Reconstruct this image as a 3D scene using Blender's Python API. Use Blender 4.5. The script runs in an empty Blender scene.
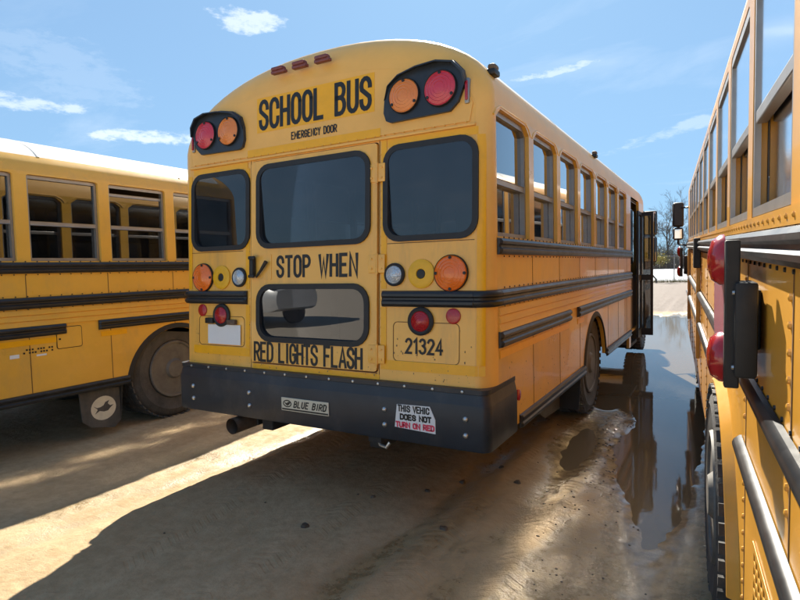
import bpy, bmesh, math, random
from mathutils import Vector, Matrix, noise
from mathutils.geometry import tessellate_polygon
random.seed(7)
S = bpy.context.scene
col = S.collection
PI = math.pi
# ------------------------------------------------------------------ camera
cam = bpy.data.cameras.new('camera'); camo = bpy.data.objects.new('camera', cam); col.objects.link(camo)
S.camera = camo
CAM = Vector((2.2929, -2.8563, 1.4932))
rx_ = Vector((0.86662258, 0.49837193, -0.02430476)); dn_ = Vector((0.00786083, -0.06234121, -0.99802394)); fw_ = Vector((-0.4989023, 0.86471903, -0.05794392))
M = Matrix((rx_, -dn_, -fw_)).transposed().to_4x4(); M.translation = CAM
camo.matrix_world = M
cam.sensor_width = 36; cam.lens = 557.66 / 800 * 36; cam.clip_end = 2000; cam.clip_start = 0.03
# ------------------------------------------------------------------ world and sun
SUN = Vector((-0.49, 1.2, 1.0)).normalized()
EL = math.asin(SUN.z); AZ = math.atan2(SUN.x, SUN.y)
SKYK = (1.08, 1.98, 3.1)
W = bpy.data.worlds.new('World'); S.world = W; W.use_nodes = True
nt = W.node_tree; nt.nodes.clear()
def nd(t, typ, **kw):
    n = t.nodes.new(typ)
    for k, v in kw.items():
        if k.startswith('i_'): n.inputs[k[2:].replace('_', ' ')].default_value = v
        else: setattr(n, k, v)
    return n
sky = nd(nt, 'ShaderNodeTexSky', sky_type='NISHITA', sun_disc=False, sun_elevation=EL, sun_rotation=AZ, air_density=1.0, dust_density=0.3, ozone_density=2.5, altitude=0)
bg = nd(nt, 'ShaderNodeBackground'); bg.inputs['Strength'].default_value = 0.10
out = nd(nt, 'ShaderNodeOutputWorld')
tc = nd(nt, 'ShaderNodeTexCoord'); sep = nd(nt, 'ShaderNodeSeparateXYZ')
nt.links.new(tc.outputs['Generated'], sep.inputs[0])
mz = nd(nt, 'ShaderNodeMath', operation='MAXIMUM'); mz.inputs[1].default_value = 0.0
az_ = nd(nt, 'ShaderNodeMath', operation='ADD'); az_.inputs[1].default_value = 0.12
nt.links.new(sep.outputs['Z'], mz.inputs[0]); nt.links.new(mz.outputs[0], az_.inputs[0])
dx = nd(nt, 'ShaderNodeMath', operation='DIVIDE'); dy = nd(nt, 'ShaderNodeMath', operation='DIVIDE')
nt.links.new(sep.outputs['X'], dx.inputs[0]); nt.links.new(sep.outputs['Y'], dy.inputs[0])
nt.links.new(az_.outputs[0], dx.inputs[1]); nt.links.new(az_.outputs[0], dy.inputs[1])
cmb = nd(nt, 'ShaderNodeCombineXYZ'); nt.links.new(dx.outputs[0], cmb.inputs[0]); nt.links.new(dy.outputs[0], cmb.inputs[1])
mp = nd(nt, 'ShaderNodeMapping'); mp.inputs['Rotation'].default_value = (0, 0, 0.5); mp.inputs['Scale'].default_value = (0.75, 1.9, 1); mp.inputs['Location'].default_value = (0.35, 0.2, 0)
nt.links.new(cmb.outputs[0], mp.inputs['Vector'])
n1 = nd(nt, 'ShaderNodeTexNoise'); n1.inputs['Scale'].default_value = 0.9; n1.inputs['Detail'].default_value = 8; n1.inputs['Roughness'].default_value = 0.6; n1.inputs['Distortion'].default_value = 0.5
nt.links.new(mp.outputs[0], n1.inputs['Vector'])
cr = nd(nt, 'ShaderNodeValToRGB'); cr.color_ramp.elements[0].position = 0.56; cr.color_ramp.elements[1].position = 0.95
nt.links.new(n1.outputs['Fac'], cr.inputs['Fac'])
cm = nd(nt, 'ShaderNodeMath', operation='MULTIPLY'); cm.inputs[1].default_value = 0.30
nt.links.new(cr.outputs['Color'], cm.inputs[0])
mx = nd(nt, 'ShaderNodeMix', data_type='RGBA'); mx.inputs['B'].default_value = (3.3, 3.4, 3.5, 1)
gam = nd(nt, 'ShaderNodeMix', data_type='RGBA', blend_type='MULTIPLY'); gam.inputs['Factor'].default_value = 1; gam.inputs['B'].default_value = (1.0, 1.0, 1.0, 1)
# even film response of the sky: c / (1 + c/K)
vk = nd(nt, 'ShaderNodeVectorMath', operation='DIVIDE'); vk.inputs[1].default_value = SKYK
va = nd(nt, 'ShaderNodeVectorMath', operation='ADD'); va.inputs[1].default_value = (1, 1, 1)
vd = nd(nt, 'ShaderNodeVectorMath', operation='DIVIDE')
nt.links.new(sky.outputs[0], vk.inputs[0]); nt.links.new(vk.outputs[0], va.inputs[0]); nt.links.new(sky.outputs[0], vd.inputs[0]); nt.links.new(va.outputs[0], vd.inputs[1])
nt.links.new(vd.outputs[0], gam.inputs['A'])
def puff(u, v, su, sv, amt, rot=0.0):
    """one drifting cloud: an ellipse of broken vapour around a sky direction"""
    d = (rx_ * ((u - 400) / 557.66) + dn_ * ((v - 300) / 557.66) + fw_).normalized(); t1 = d.cross(Vector((0, 0, 1))).normalized(); t2 = t1.cross(d)
    t1, t2 = t1 * math.cos(rot) + t2 * math.sin(rot), t2 * math.cos(rot) - t1 * math.sin(rot)
    sq = []
    for t_, w_ in ((t1, su), (t2, sv)):
        dt = nd(nt, 'ShaderNodeVectorMath', operation='DOT_PRODUCT'); dt.inputs[1].default_value = t_ / w_; nt.links.new(tc.outputs['Generated'], dt.inputs[0])
        m2 = nd(nt, 'ShaderNodeMath', operation='MULTIPLY'); nt.links.new(dt.outputs['Value'], m2.inputs[0]); nt.links.new(dt.outputs['Value'], m2.inputs[1]); sq.append(m2)
    dd = nd(nt, 'ShaderNodeVectorMath', operation='DOT_PRODUCT'); dd.inputs[1].default_value = d; nt.links.new(tc.outputs['Generated'], dd.inputs[0])
    gt = nd(nt, 'ShaderNodeMath', operation='GREATER_THAN'); gt.inputs[1].default_value = 0.0; nt.links.new(dd.outputs['Value'], gt.inputs[0])
    ad = nd(nt, 'ShaderNodeMath', operation='ADD'); nt.links.new(sq[0].outputs[0], ad.inputs[0]); nt.links.new(sq[1].outputs[0], ad.inputs[1])
    nz_ = nd(nt, 'ShaderNodeTexNoise'); nz_.inputs['Scale'].default_value = 24; nz_.inputs['Detail'].default_value = 7; nz_.inputs['Roughness'].default_value = .65
    mpz = nd(nt, 'ShaderNodeMapping'); mpz.inputs['Scale'].default_value = (1, 1, 2.6); nt.links.new(tc.outputs['Generated'], mpz.inputs[0]); nt.links.new(mpz.outputs[0], nz_.inputs['Vector'])
    ns = nd(nt, 'ShaderNodeMath', operation='MULTIPLY_ADD'); ns.inputs[1].default_value = 4.4; ns.inputs[2].default_value = -2.2; nt.links.new(nz_.outputs['Fac'], ns.inputs[0])
    a2 = nd(nt, 'ShaderNodeMath', operation='ADD'); nt.links.new(ad.outputs[0], a2.inputs[0]); nt.links.new(ns.outputs[0], a2.inputs[1])
    mr_ = nd(nt, 'ShaderNodeMapRange'); mr_.interpolation_type = 'SMOOTHSTEP'
    for k_, v_ in (('From Min', 1.0), ('From Max', 0.0), ('To Min', 0.0), ('To Max', amt)): mr_.inputs[k_].default_value = v_
    nt.links.new(a2.outputs[0], mr_.inputs['Value'])
    ml = nd(nt, 'ShaderNodeMath', operation='MULTIPLY'); nt.links.new(mr_.outputs[0], ml.inputs[0]); nt.links.new(gt.outputs[0], ml.inputs[1])
    return ml.outputs[0]
acc = cm.outputs[0]
for args in ((248, 20, .060, .020, .45), (560, 70, .085, .007, .35, .12), (20, 102, .11, .012, .4), (150, 137, .11, .012, .5), (85, 85, .09, .04, .08), (40, 55, .10, .04, .08), (740, 110, .20, .012, .2, .2)):
    mxx = nd(nt, 'ShaderNodeMath', operation='MAXIMUM'); nt.links.new(acc, mxx.inputs[0]); nt.links.new(puff(*args), mxx.inputs[1]); acc = mxx.outputs[0]
nt.links.new(acc, mx.inputs['Factor']); nt.links.new(gam.outputs['Result'], mx.inputs['A']); nt.links.new(mx.outputs['Result'], bg.inputs['Color'])
nt.links.new(bg.outputs[0], out.inputs['Surface'])
sl = bpy.data.lights.new('sun', 'SUN'); sl.energy = 3.0; sl.angle = math.radians(0.55); sl.color = (1.0, 0.94, 0.82)
so = bpy.data.objects.new('sun', sl); col.objects.link(so); so.rotation_euler = SUN.to_track_quat('Z', 'Y').to_euler()
S.view_settings.view_transform = 'Standard'; S.view_settings.look = 'None'; S.view_settings.gamma = 1; S.view_settings.exposure = 2.1
S.cycles.use_denoising = True; S.cycles.max_bounces = 10; S.cycles.transparent_max_bounces = 24; S.cycles.sample_clamp_indirect = 0
S.cycles.use_guiding = True; S.cycles.guiding_training_samples = 128; S.cycles.surface_guiding_probability = 0.6; S.cycles.blur_glossy = 0.1; S.cycles.glossy_bounces = 5; S.cycles.diffuse_bounces = 5
try: S.cycles.denoising_input_passes = 'RGB_ALBEDO_NORMAL'
except Exception: pass

# ------------------------------------------------------------------ materials
def mat(name, base, rough=0.5, metal=0.0, var=0.0, vscale=6.0, bump=0.0, bscale=40.0, coat=0.0, dirt=None, dscale=1.5, dthr=(0.5, 0.75), dmax=0.6, rvar=0.0, spec=0.5, emit=None, streak=0.55, cell=0):
    m = bpy.data.materials.new(name); m.use_nodes = True
    t = m.node_tree; b = t.nodes['Principled BSDF']
    b.inputs['Base Color'].default_value = (*base, 1); b.inputs['Roughness'].default_value = rough; b.inputs['Metallic'].default_value = metal
    b.inputs['Coat Weight'].default_value = coat; b.inputs['Specular IOR Level'].default_value = spec
    if emit: b.inputs['Emission Color'].default_value = (*emit, 1); b.inputs['Emission Strength'].default_value = 1
    co = nd(t, 'ShaderNodeTexCoord'); src = None
    if var:
        n = nd(t, 'ShaderNodeTexNoise'); n.inputs['Scale'].default_value = vscale; n.inputs['Detail'].default_value = 6; n.inputs['Roughness'].default_value = 0.65
        t.links.new(co.outputs['Object'], n.inputs['Vector'])
        r = nd(t, 'ShaderNodeMapRange'); r.inputs['From Min'].default_value = 0.3; r.inputs['From Max'].default_value = 0.7; r.inputs['To Min'].default_value = 1 - var; r.inputs['To Max'].default_value = 1 + var
        t.links.new(n.outputs['Fac'], r.inputs['Value'])
        mm = nd(t, 'ShaderNodeMix', data_type='RGBA', blend_type='MULTIPLY'); mm.inputs['Factor'].default_value = 1; mm.inputs['A'].default_value = (*base, 1)
        t.links.new(r.outputs[0], mm.inputs['B']); src = mm.outputs['Result']
        if rvar:
            r2 = nd(t, 'ShaderNodeMapRange'); r2.inputs['From Min'].default_value = 0.3; r2.inputs['From Max'].default_value = 0.7; r2.inputs['To Min'].default_value = max(0.02, rough - rvar); r2.inputs['To Max'].default_value = rough + rvar
            t.links.new(n.outputs['Fac'], r2.inputs['Value']); t.links.new(r2.outputs[0], b.inputs['Roughness'])
    if dirt:
        n = nd(t, 'ShaderNodeTexNoise'); n.inputs['Scale'].default_value = dscale; n.inputs['Detail'].default_value = 9; n.inputs['Roughness'].default_value = 0.7
        mpp = nd(t, 'ShaderNodeMapping'); mpp.inputs['Scale'].default_value = (1, 1, streak); t.links.new(co.outputs['Object'], mpp.inputs[0]); t.links.new(mpp.outputs[0], n.inputs['Vector'])
        r = nd(t, 'ShaderNodeMapRange'); r.inputs['From Min'].default_value = dthr[0]; r.inputs['From Max'].default_value = dthr[1]; r.inputs['To Max'].default_value = dmax
        t.links.new(n.outputs['Fac'], r.inputs['Value'])
        dm = nd(t, 'ShaderNodeMix', data_type='RGBA'); dm.inputs['A'].default_value = (*base, 1); dm.inputs['B'].default_value = (*dirt, 1)
        if src: t.links.new(src, dm.inputs['A'])
        t.links.new(r.outputs[0], dm.inputs['Factor']); src = dm.outputs['Result']
    if src: t.links.new(src, b.inputs['Base Color'])
    if bump:
        n = nd(t, 'ShaderNodeTexNoise'); n.inputs['Scale'].default_value = bscale; n.inputs['Detail'].default_value = 5
        t.links.new(co.outputs['Object'], n.inputs['Vector'])
        if cell: n = nd(t, 'ShaderNodeTexVoronoi'); n.inputs['Scale'].default_value = cell; t.links.new(co.outputs['Object'], n.inputs['Vector'])
        bu = nd(t, 'ShaderNodeBump'); bu.inputs['Strength'].default_value = bump; bu.inputs['Distance'].default_value = 0.01
        t.links.new(n.outputs['Distance' if cell else 'Fac'], bu.inputs['Height']); t.links.new(bu.outputs[0], b.inputs['Normal'])
    return m
def glass(name, tint, dust=0.03, dustcol=(0.5, 0.5, 0.5), f0=0.04, k=1.0, rough=0.0):
    m = bpy.data.materials.new(name); m.use_nodes = True; t = m.node_tree; t.nodes.clear()
    o = nd(t, 'ShaderNodeOutputMaterial'); tr = nd(t, 'ShaderNodeBsdfTransparent'); tr.inputs[0].default_value = (*tint, 1)
    gl = nd(t, 'ShaderNodeBsdfGlossy'); gl.inputs['Roughness'].default_value = rough; gl.inputs['Color'].default_value = (0.97, 0.98, 1, 1)
    lw = nd(t, 'ShaderNodeFresnel'); lw.inputs['IOR'].default_value = 1.52
    mu = nd(t, 'ShaderNodeMath', operation='MULTIPLY', use_clamp=True); mu.inputs[1].default_value = 1.7 * k
    t.links.new(lw.outputs[0], mu.inputs[0])
    df = nd(t, 'ShaderNodeBsdfDiffuse'); df.inputs[0].default_value = (*dustcol, 1)
    co = nd(t, 'ShaderNodeTexCoord'); n = nd(t, 'ShaderNodeTexNoise'); n.inputs['Scale'].default_value = 5; n.inputs['Detail'].default_value = 8
    t.links.new(co.outputs['Object'], n.inputs['Vector'])
    r = nd(t, 'ShaderNodeMapRange'); r.inputs['From Min'].default_value = 0.3; r.inputs['From Max'].default_value = 0.75; r.inputs['To Min'].default_value = dust * 0.5; r.inputs['To Max'].default_value = dust * 1.6
    t.links.new(n.outputs['Fac'], r.inputs['Value'])
    m1 = nd(t, 'ShaderNodeMixShader'); m2 = nd(t, 'ShaderNodeMixShader')
    t.links.new(r.outputs[0], m1.inputs[0]); t.links.new(tr.outputs[0], m1.inputs[1]); t.links.new(df.outputs[0], m1.inputs[2])
    t.links.new(mu.outputs[0], m2.inputs[0]); t.links.new(m1.outputs[0], m2.inputs[1]); t.links.new(gl.outputs[0], m2.inputs[2])
    t.links.new(m2.outputs[0], o.inputs[0])
    return m
YEL = (0.84, 0.45, 0.06)
MT = dict(
    paint=mat('bus_paint', YEL, 0.36, var=0.07, vscale=2.2, coat=0.25, dirt=(0.42, 0.27, 0.12), dscale=2.6, dthr=(0.52, 0.8), dmax=0.5, rvar=0.1, bump=0.06, bscale=9),
    cap=mat('faded_fiberglass_paint', (0.92, 0.485, 0.105), 0.45, var=0.06, vscale=3, coat=0.1, bump=0.05, bscale=12),
    paintb=mat('worn_orange_paint', (0.70, 0.33, 0.035), 0.38, var=0.08, vscale=2.0, coat=0.2, dirt=(0.40, 0.22, 0.07), dscale=2.4, dthr=(0.5, 0.8), dmax=0.5, rvar=0.1, bump=0.08, bscale=7),
    rearp=mat('brightened_rear_paint', (0.92, 0.475, 0.078), 0.34, var=0.05, vscale=2.6, coat=0.3, dirt=(0.36, 0.22, 0.10), dscale=6.5, dthr=(0.50, 0.82), dmax=0.6, bump=0.10, bscale=3, streak=0.14),  # rear yellow brightened beyond the sides to stand in for missing skylight
    tape=mat('reflective_yellow_tape', (0.94, 0.445, 0.006), 0.32, var=0.05, vscale=14),
    roof=mat('white_roof_paint', (0.66, 0.64, 0.59), 0.45, var=0.05, dirt=(0.5, 0.45, 0.38), dscale=1.2),
    black=mat('black_rail_paint', (0.016, 0.017, 0.019), 0.36, var=0.3, vscale=8, dirt=(0.12, 0.10, 0.08), dscale=3, dthr=(0.55, 0.85), dmax=0.3, rvar=0.06),
    bumper=mat('bumper_paint', (0.020, 0.026, 0.036), 0.42, var=0.25, vscale=4, dirt=(0.14, 0.12, 0.10), dscale=3.5, dthr=(0.5, 0.85), dmax=0.5, bump=0.05),
    rubber=mat('rubber', (0.017, 0.017, 0.018), 0.6, var=0.2, vscale=20),
    tyre=mat('dusty_tyre', (0.055, 0.053, 0.051), 0.8, var=0.35, vscale=7, dirt=(0.18, 0.15, 0.12), dscale=4, dthr=(0.42, 0.75), dmax=0.6, bump=0.3, bscale=60),
    flap=mat('dusty_flap', (.07, .066, .06), .75, var=.25, vscale=8, dirt=(.2, .16, .12), dscale=4),
    rim=mat('dusty_rim', (0.15, 0.14, 0.125), 0.65, 0.2, var=0.3, vscale=9, dirt=(0.18, 0.15, 0.12), dscale=6, dthr=(0.45, 0.75), dmax=0.5),
    chassis=mat('underbody', (0.028, 0.026, 0.024), 0.8, var=0.3, dirt=(0.12, 0.09, 0.06), dscale=3),
    alu=mat('window_aluminium', (0.34, 0.32, 0.30), 0.42, 0.7, var=0.1, vscale=12),
    ink=mat('black_lettering', (0.012, 0.012, 0.012), 0.5, var=0.4, vscale=30),
    seam=mat('panel_seam', (0.16, 0.075, 0.02), 0.8),
    chrome=mat('bolt_steel', (0.55, 0.55, 0.54), 0.35, 0.9, var=0.2, vscale=30),
    red=mat('red_lens', (0.42, 0.006, 0.012), 0.25, coat=0.5, bump=0.14, cell=110),
    redup=mat('pinkish_red_lens', (0.62, 0.035, 0.06), 0.28, coat=0.5, bump=0.14, cell=110),
    amber=mat('amber_lens', (0.85, 0.17, 0.006), 0.22, coat=0.6, bump=0.14, cell=110),
    amberup=mat('faded_amber_lens', (0.78, 0.23, 0.04), 0.3, coat=0.4, bump=0.14, cell=110),
    clear=mat('clear_lens', (0.55, 0.60, 0.64), 0.15, 0.4, coat=0.8, bump=0.4, cell=110),
    yplate=mat('yellow_lamp_base', (0.83, 0.44, 0.01), 0.4, var=0.08, vscale=18),
    white=mat('white_card', (0.80, 0.80, 0.79), 0.6, var=0.03),
    cream=mat('cream_decal', (0.66, 0.60, 0.46), 0.5, var=0.08, vscale=20),
    pink=mat('red_print', (0.72, 0.05, 0.10), 0.5),
    seat=mat('seat_vinyl', (0.045, 0.03, 0.025), 0.5, var=0.1),
    inner=mat('interior_liner', (0.24, 0.21, 0.19), 0.7),
    floor_=mat('bus_floor', (0.05, 0.05, 0.05), 0.8),
    pipe=mat('rusty_pipe', (0.16, 0.11, 0.075), 0.7, 0.4, var=0.3, vscale=12),
    pane_d=glass('tinted_rear_glass', (0.34, 0.34, 0.35), 0.035, (0.38, 0.40, 0.46), k=0.85),
    pane=glass('side_window_glass', (0.26, 0.27, 0.28), 0.008, (0.5, 0.48, 0.45), k=1.4),
    pane_w=glass('wavy_side_glass', (0.17, 0.18, 0.19), 0.006, (0.5, 0.48, 0.45), k=2.3, rough=0.10),
    signred=mat('stop_sign_red', (0.40, 0.01, 0.015), 0.2, coat=0.6, var=0.08, vscale=10),
    signglare=mat('stop_sign_glare_face', (0.52, 0.18, 0.22), 0.25, coat=0.3, var=0.06),  # grazing glare on the red sign is put into its colour
    mirror=mat('mirror_glass', (0.7, 0.72, 0.75), 0.03, 1.0),
)
# ------------------------------------------------------------------ mesh helpers
STUFF = {'tread', 'bumper_bolts', 'rail_bolts', 'rivets', 'panel_seams', 'lens_screws', 'lug_nuts', 'hand_holes', 'roof_seams', 'tiny_lettering'}
class MB:
    def __init__(s): s.v = []; s.f = []
    def add(s, vs, fs):
        o = len(s.v); s.v += [tuple(v) for v in vs]; s.f += [tuple(i + o for i in f) for f in fs]; return s
    def box(s, x0, x1, y0, y1, z0, z1, b=0.0):
        if b <= 0:
            v = [(x, y, z) for z in (z0, z1) for y in (y0, y1) for x in (x0, x1)]
            return s.add(v, [(0, 2, 3, 1), (4, 5, 7, 6), (0, 1, 5, 4), (2, 6, 7, 3), (0, 4, 6, 2), (1, 3, 7, 5)])
        bm = bmesh.new(); bmesh.ops.create_cube(bm, size=1)
        for v in bm.verts: v.co = Vector(((x0 + x1) / 2 + v.co.x * (x1 - x0), (y0 + y1) / 2 + v.co.y * (y1 - y0), (z0 + z1) / 2 + v.co.z * (z1 - z0)))
        bmesh.ops.bevel(bm, geom=bm.edges[:] , offset=b, segments=2, affect='EDGES', profile=0.5)
        bm.verts.index_update(); s.add([v.co.copy() for v in bm.verts], [[v.index for v in f.verts] for f in bm.faces]); bm.free(); return s
    def loft(s, rings, closed=True, cap=False):
        n = len(rings[0]); o = len(s.v)
        for r in rings: s.v += [tuple(p) for p in r]
        for j in range(len(rings) - 1):
            for i in range(n if closed else n - 1):
                k = (i + 1) % n; a, b, c, d = o + j * n + i, o + j * n + k, o + (j + 1) * n + k, o + (j + 1) * n + i
                s.f.append((a, b, c, d))
        if cap: s.f.append(tuple(o + i for i in reversed(range(n)))); s.f.append(tuple(o + (len(rings) - 1) * n + i for i in range(n)))
        return s
    def tube(s, pts, r, n=8, cap=True):
        pts = [Vector(p) for p in pts]; rings = []
        rs = r if isinstance(r, (list, tuple)) else [r] * len(pts)
        up = None
        for i, p in enumerate(pts):
            d = (pts[min(i + 1, len(pts) - 1)] - pts[max(i - 1, 0)]).normalized()
            if up is None: up = d.orthogonal().normalized()
            up = (up - d * up.dot(d)); up = up.normalized() if up.length > 1e-6 else d.orthogonal().normalized()
            q = d.cross(up)
            rings.append([p + (up * math.cos(2 * PI * k / n) + q * math.sin(2 * PI * k / n)) * rs[i] for k in range(n)])
        return s.loft(rings, True, cap)
    def lathe(s, prof, c, axis='y', n=24):   # prof: (radius, height along axis)
        rings = []
        for r, h in prof:
            ring = []
            for k in range(n):
                a = 2 * PI * k / n; u, w = r * math.cos(a), r * math.sin(a)
                ring.append({'y': (c[0] + u, c[1] + h, c[2] + w), 'x': (c[0] + h, c[1] + u, c[2] + w), 'z': (c[0] + u, c[1] + w, c[2] + h)}[axis])
            rings.append(ring)
        return s.loft(rings, True, True)
    def prism(s, poly, fa, fb):  # poly 2d, maps to two 3d sheets
        return s.panel(poly, [], fa, fb)
    def panel(s, outer, holes, fa, fb):
        loops = [outer] + list(holes)
        fl = [p for l in loops for p in l]
        tri = tessellate_polygon([[Vector((p[0], p[1], 0)) for p in l] for l in loops])
        A = [fa(*p) for p in fl]; B = [fb(*p) for p in fl]; n = len(fl)
        fs = [tuple(t) for t in tri] + [tuple(n + i for i in reversed(t)) for t in tri]
        o = 0
        for l in loops:
            m = len(l)
            for i in range(m):
                a, b = o + i, o + (i + 1) % m
                fs.append((a, b, n + b, n + a))
            o += m
        return s.add(A + B, fs)
    def shear(s, k=0.055, z0=1.9, dy=0.0):
        s.v = [(x, y + k * (z - z0) + dy, z) for x, y, z in s.v]; return s
    def move(s, dx=0, dy=0, dz=0): s.v = [(x + dx, y + dy, z + dz) for x, y, z in s.v]; return s
    def mirx(s): s.v = [(-x, y, z) for x, y, z in s.v]; s.f = [tuple(reversed(f)) for f in s.f]; return s
    def mesh(s, name, m, smooth=35):
        me = bpy.data.meshes.new(name); me.from_pydata(s.v, [], s.f); me.validate()
        bm = bmesh.new(); bm.from_mesh(me); bmesh.ops.recalc_face_normals(bm, faces=bm.faces); bm.to_mesh(me); bm.free()
        if smooth:
            me.shade_smooth(); me.set_sharp_from_angle(angle=math.radians(smooth))
        me.materials.append(m); return me
    def obj(s, name, m, parent=None, smooth=35, label=None):
        o = bpy.data.objects.new(name, s.mesh(name, m, smooth)); col.objects.link(o)
        if name in STUFF: o['kind'] = 'stuff'
        if parent: o.parent = parent
        if label: o['label'] = label
        return o
def tag(o, label, cat, group=None):
    o['label'] = label; o['category'] = cat
    if group: o['group'] = group
    return o
def empty(name, mw=None):
    o = bpy.data.objects.new(name, None); col.objects.link(o); o.empty_display_size = 0.3
    if mw is not None: o.matrix_world = mw
    return o
def struct(o): o['kind'] = 'structure'; return o
def share(src, name, parent, loc): 
    o = bpy.data.objects.new(name, src.data); col.objects.link(o); o.parent = parent; o.location = loc; return o
def rrect(x0, x1, z0, z1, r, n=5):
    p = []
    for cx, cz, a in ((x1 - r, z1 - r, 0), (x0 + r, z1 - r, 90), (x0 + r, z0 + r, 180), (x1 - r, z0 + r, 270)):
        for k in range(n + 1):
            t = math.radians(a + 90 * k / n); p.append((cx + r * math.cos(t), cz + r * math.sin(t)))
    return p
def offset_poly(p, d):
    n = len(p); o = []
    for i in range(n):
        a, b, c = Vector(p[i - 1]), Vector(p[i]), Vector(p[(i + 1) % n])
        e1, e2 = (b - a).normalized(), (c - b).normalized()
        n1_, n2_ = Vector((e1.y, -e1.x)), Vector((e2.y, -e2.x)); h = (n1_ + n2_)
        h = h.normalized() if h.length > 1e-6 else n1_
        o.append(tuple(b + h * d / max(0.4, h.dot(n1_))))
    return o
def R2(dy): return lambda x, z: (x, dy, z)      # rear plane maps
def X2(dx): return lambda y, z: (dx, y, z)      # side plane maps
# ------------------------------------------------------------------ stroke lettering
def arc(cx, cy, r, a0, a1, n=7, ry=None):
    ry = ry or r
    return [(cx + r * math.cos(math.radians(a0 + (a1 - a0) * k / n)), cy + ry * math.sin(math.radians(a0 + (a1 - a0) * k / n))) for k in range(n + 1)]
Q = .25
GL = {
 'O': [arc(Q, .75, Q, 0, 180) + arc(Q, .25, Q, 180, 360) + [(.5, .75)]],
 'C': [[(.5, .68)] + arc(Q, .75, Q, 0, 180) + arc(Q, .25, Q, 180, 360) + [(.5, .32)]],
 'S': [[(.5, .72)] + arc(Q, .76, Q, 0, 180, ry=.24) + [(.03, .64), (.47, .38)] + arc(Q, .24, Q, 0, -180, ry=.24) + [(0, .28)]],
 'G': [[(.5, .68)] + arc(Q, .75, Q, 0, 180) + arc(Q, .25, Q, 180, 360) + [(.5, .46), (.27, .46)]],
 'U': [[(0, 1)] + arc(Q, .25, Q, 180, 360) + [(.5, 1)]],
 'J': [[(.4, 1)] + arc(.2, .2, .2, 0, -150)],
 'D': [[(0, 0), (0, 1), (.2, 1)] + arc(.22, .72, .28, 80, 0) + arc(.22, .28, .28, 0, -80) + [(.2, 0), (0, 0)]],
 'B': [[(0, 0), (0, 1), (.24, 1)] + arc(.24, .77, .23, 80, -90) + [(0, .54)], [(.24, .54)] + arc(.24, .27, .26, 90, -90, ry=.27) + [(0, 0)]],
 'P': [[(0, 0), (0, 1), (.24, 1)] + arc(.24, .74, .26, 80, -90) + [(0, .48)]],
 'R': [[(0, 0), (0, 1), (.24, 1)] + arc(.24, .74, .26, 80, -90) + [(0, .48)], [(.22, .48), (.5, 0)]],
 'H': [[(0, 0), (0, 1)], [(.5, 0), (.5, 1)], [(0, .52), (.5, .52)]],
 'E': [[(.46, 1), (0, 1), (0, 0), (.46, 0)], [(0, .52), (.38, .52)]],
 'F': [[(.46, 1), (0, 1), (0, 0)], [(0, .52), (.38, .52)]],
 'L': [[(0, 1), (0, 0), (.45, 0)]], 'I': [[(.12, 0), (.12, 1)]],
 'T': [[(0, 1), (.5, 1)], [(.25, .96), (.25, 0)]],
 'M': [[(0, 0), (0, 1), (.3, .35), (.6, 1), (.6, 0)]], 'N': [[(0, 0), (0, 1), (.5, 0), (.5, 1)]],
 'W': [[(0, 1), (.16, 0), (.32, .8), (.48, 0), (.64, 1)]], 'A': [[(0, 0), (.27, 1), (.54, 0)], [(.09, .3), (.45, .3)]],
 'Y': [[(0, 1), (.25, .5), (.5, 1)], [(.25, .5), (.25, 0)]], 'V': [[(0, 1), (.25, 0), (.5, 1)]],
 '1': [[(.02, .8), (.22, 1), (.22, 0)]],
 '2': [arc(.25, .75, .25, 170, -25) + [(0, 0), (.5, 0)]],
 '3': [arc(.23, .77, .23, 160, -80) + arc(.23, .27, .27, 80, -160)],
 '4': [[(.38, 0), (.38, 1), (0, .28), (.52, .28)]],
}
GWID = {'I': .24, 'M': .6, 'W': .64, 'A': .54, '1': .3, ' ': .32}
def stroke(mb, pts, w, dep):
    L, Rr = [], []
    n = len(pts)
    q = [pts[0]]
    for p in pts[1:]:
        if (Vector(p) - Vector(q[-1])).length > 1e-4: q.append(p)
    pts = q; n = len(pts)
    for i in range(n):
        a = Vector(pts[max(i - 1, 0)]); b = Vector(pts[i]); c = Vector(pts[min(i + 1, n - 1)])
        e1 = (b - a).normalized() if i > 0 else (c - b).normalized(); e2 = (c - b).normalized() if i < n - 1 else e1
        h = Vector((-e1.y, e1.x)) + Vector((-e2.y, e2.x)); h = h.normalized() if h.length > 1e-3 else Vector((-e1.y, e1.x))
        k = w / 2 / max(0.45, h.dot(Vector((-e1.y, e1.x))))
        ext = Vector((0, 0))
        if i == 0: ext = -e1 * w * 0.35
        if i == n - 1: ext = e1 * w * 0.35
        L.append(b + h * k + ext); Rr.append(b - h * k + ext)
    o = len(mb.v)
    for a, b in zip(L, Rr): mb.v += [(a.x, dep, a.y), (b.x, dep, b.y)]
    for i in range(len(L) - 1): mb.f.append((o + 2 * i, o + 2 * i + 1, o + 2 * i + 3, o + 2 * i + 2))
def lettering(txt, x0, x1, z0, z1, w, dep, gap=.26, slant=0.0):
    tot = sum(GWID.get(c, .5) for c in txt) + gap * (len(txt) - 1); h = z1 - z0
    sx = (x1 - x0 - w) / tot; mb = MB(); x = x0 + w / 2; j = 0
    for c in txt:
        for pl in GL.get(c, []):
            stroke(mb, [(x + px * sx + slant * pz * h, z0 + w / 2 + pz * (h - w)) for px, pz in pl], w, dep - 0.0003 * (j % 4)); j += 1
        x += (GWID.get(c, .5) + gap) * sx
    return mb
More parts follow.
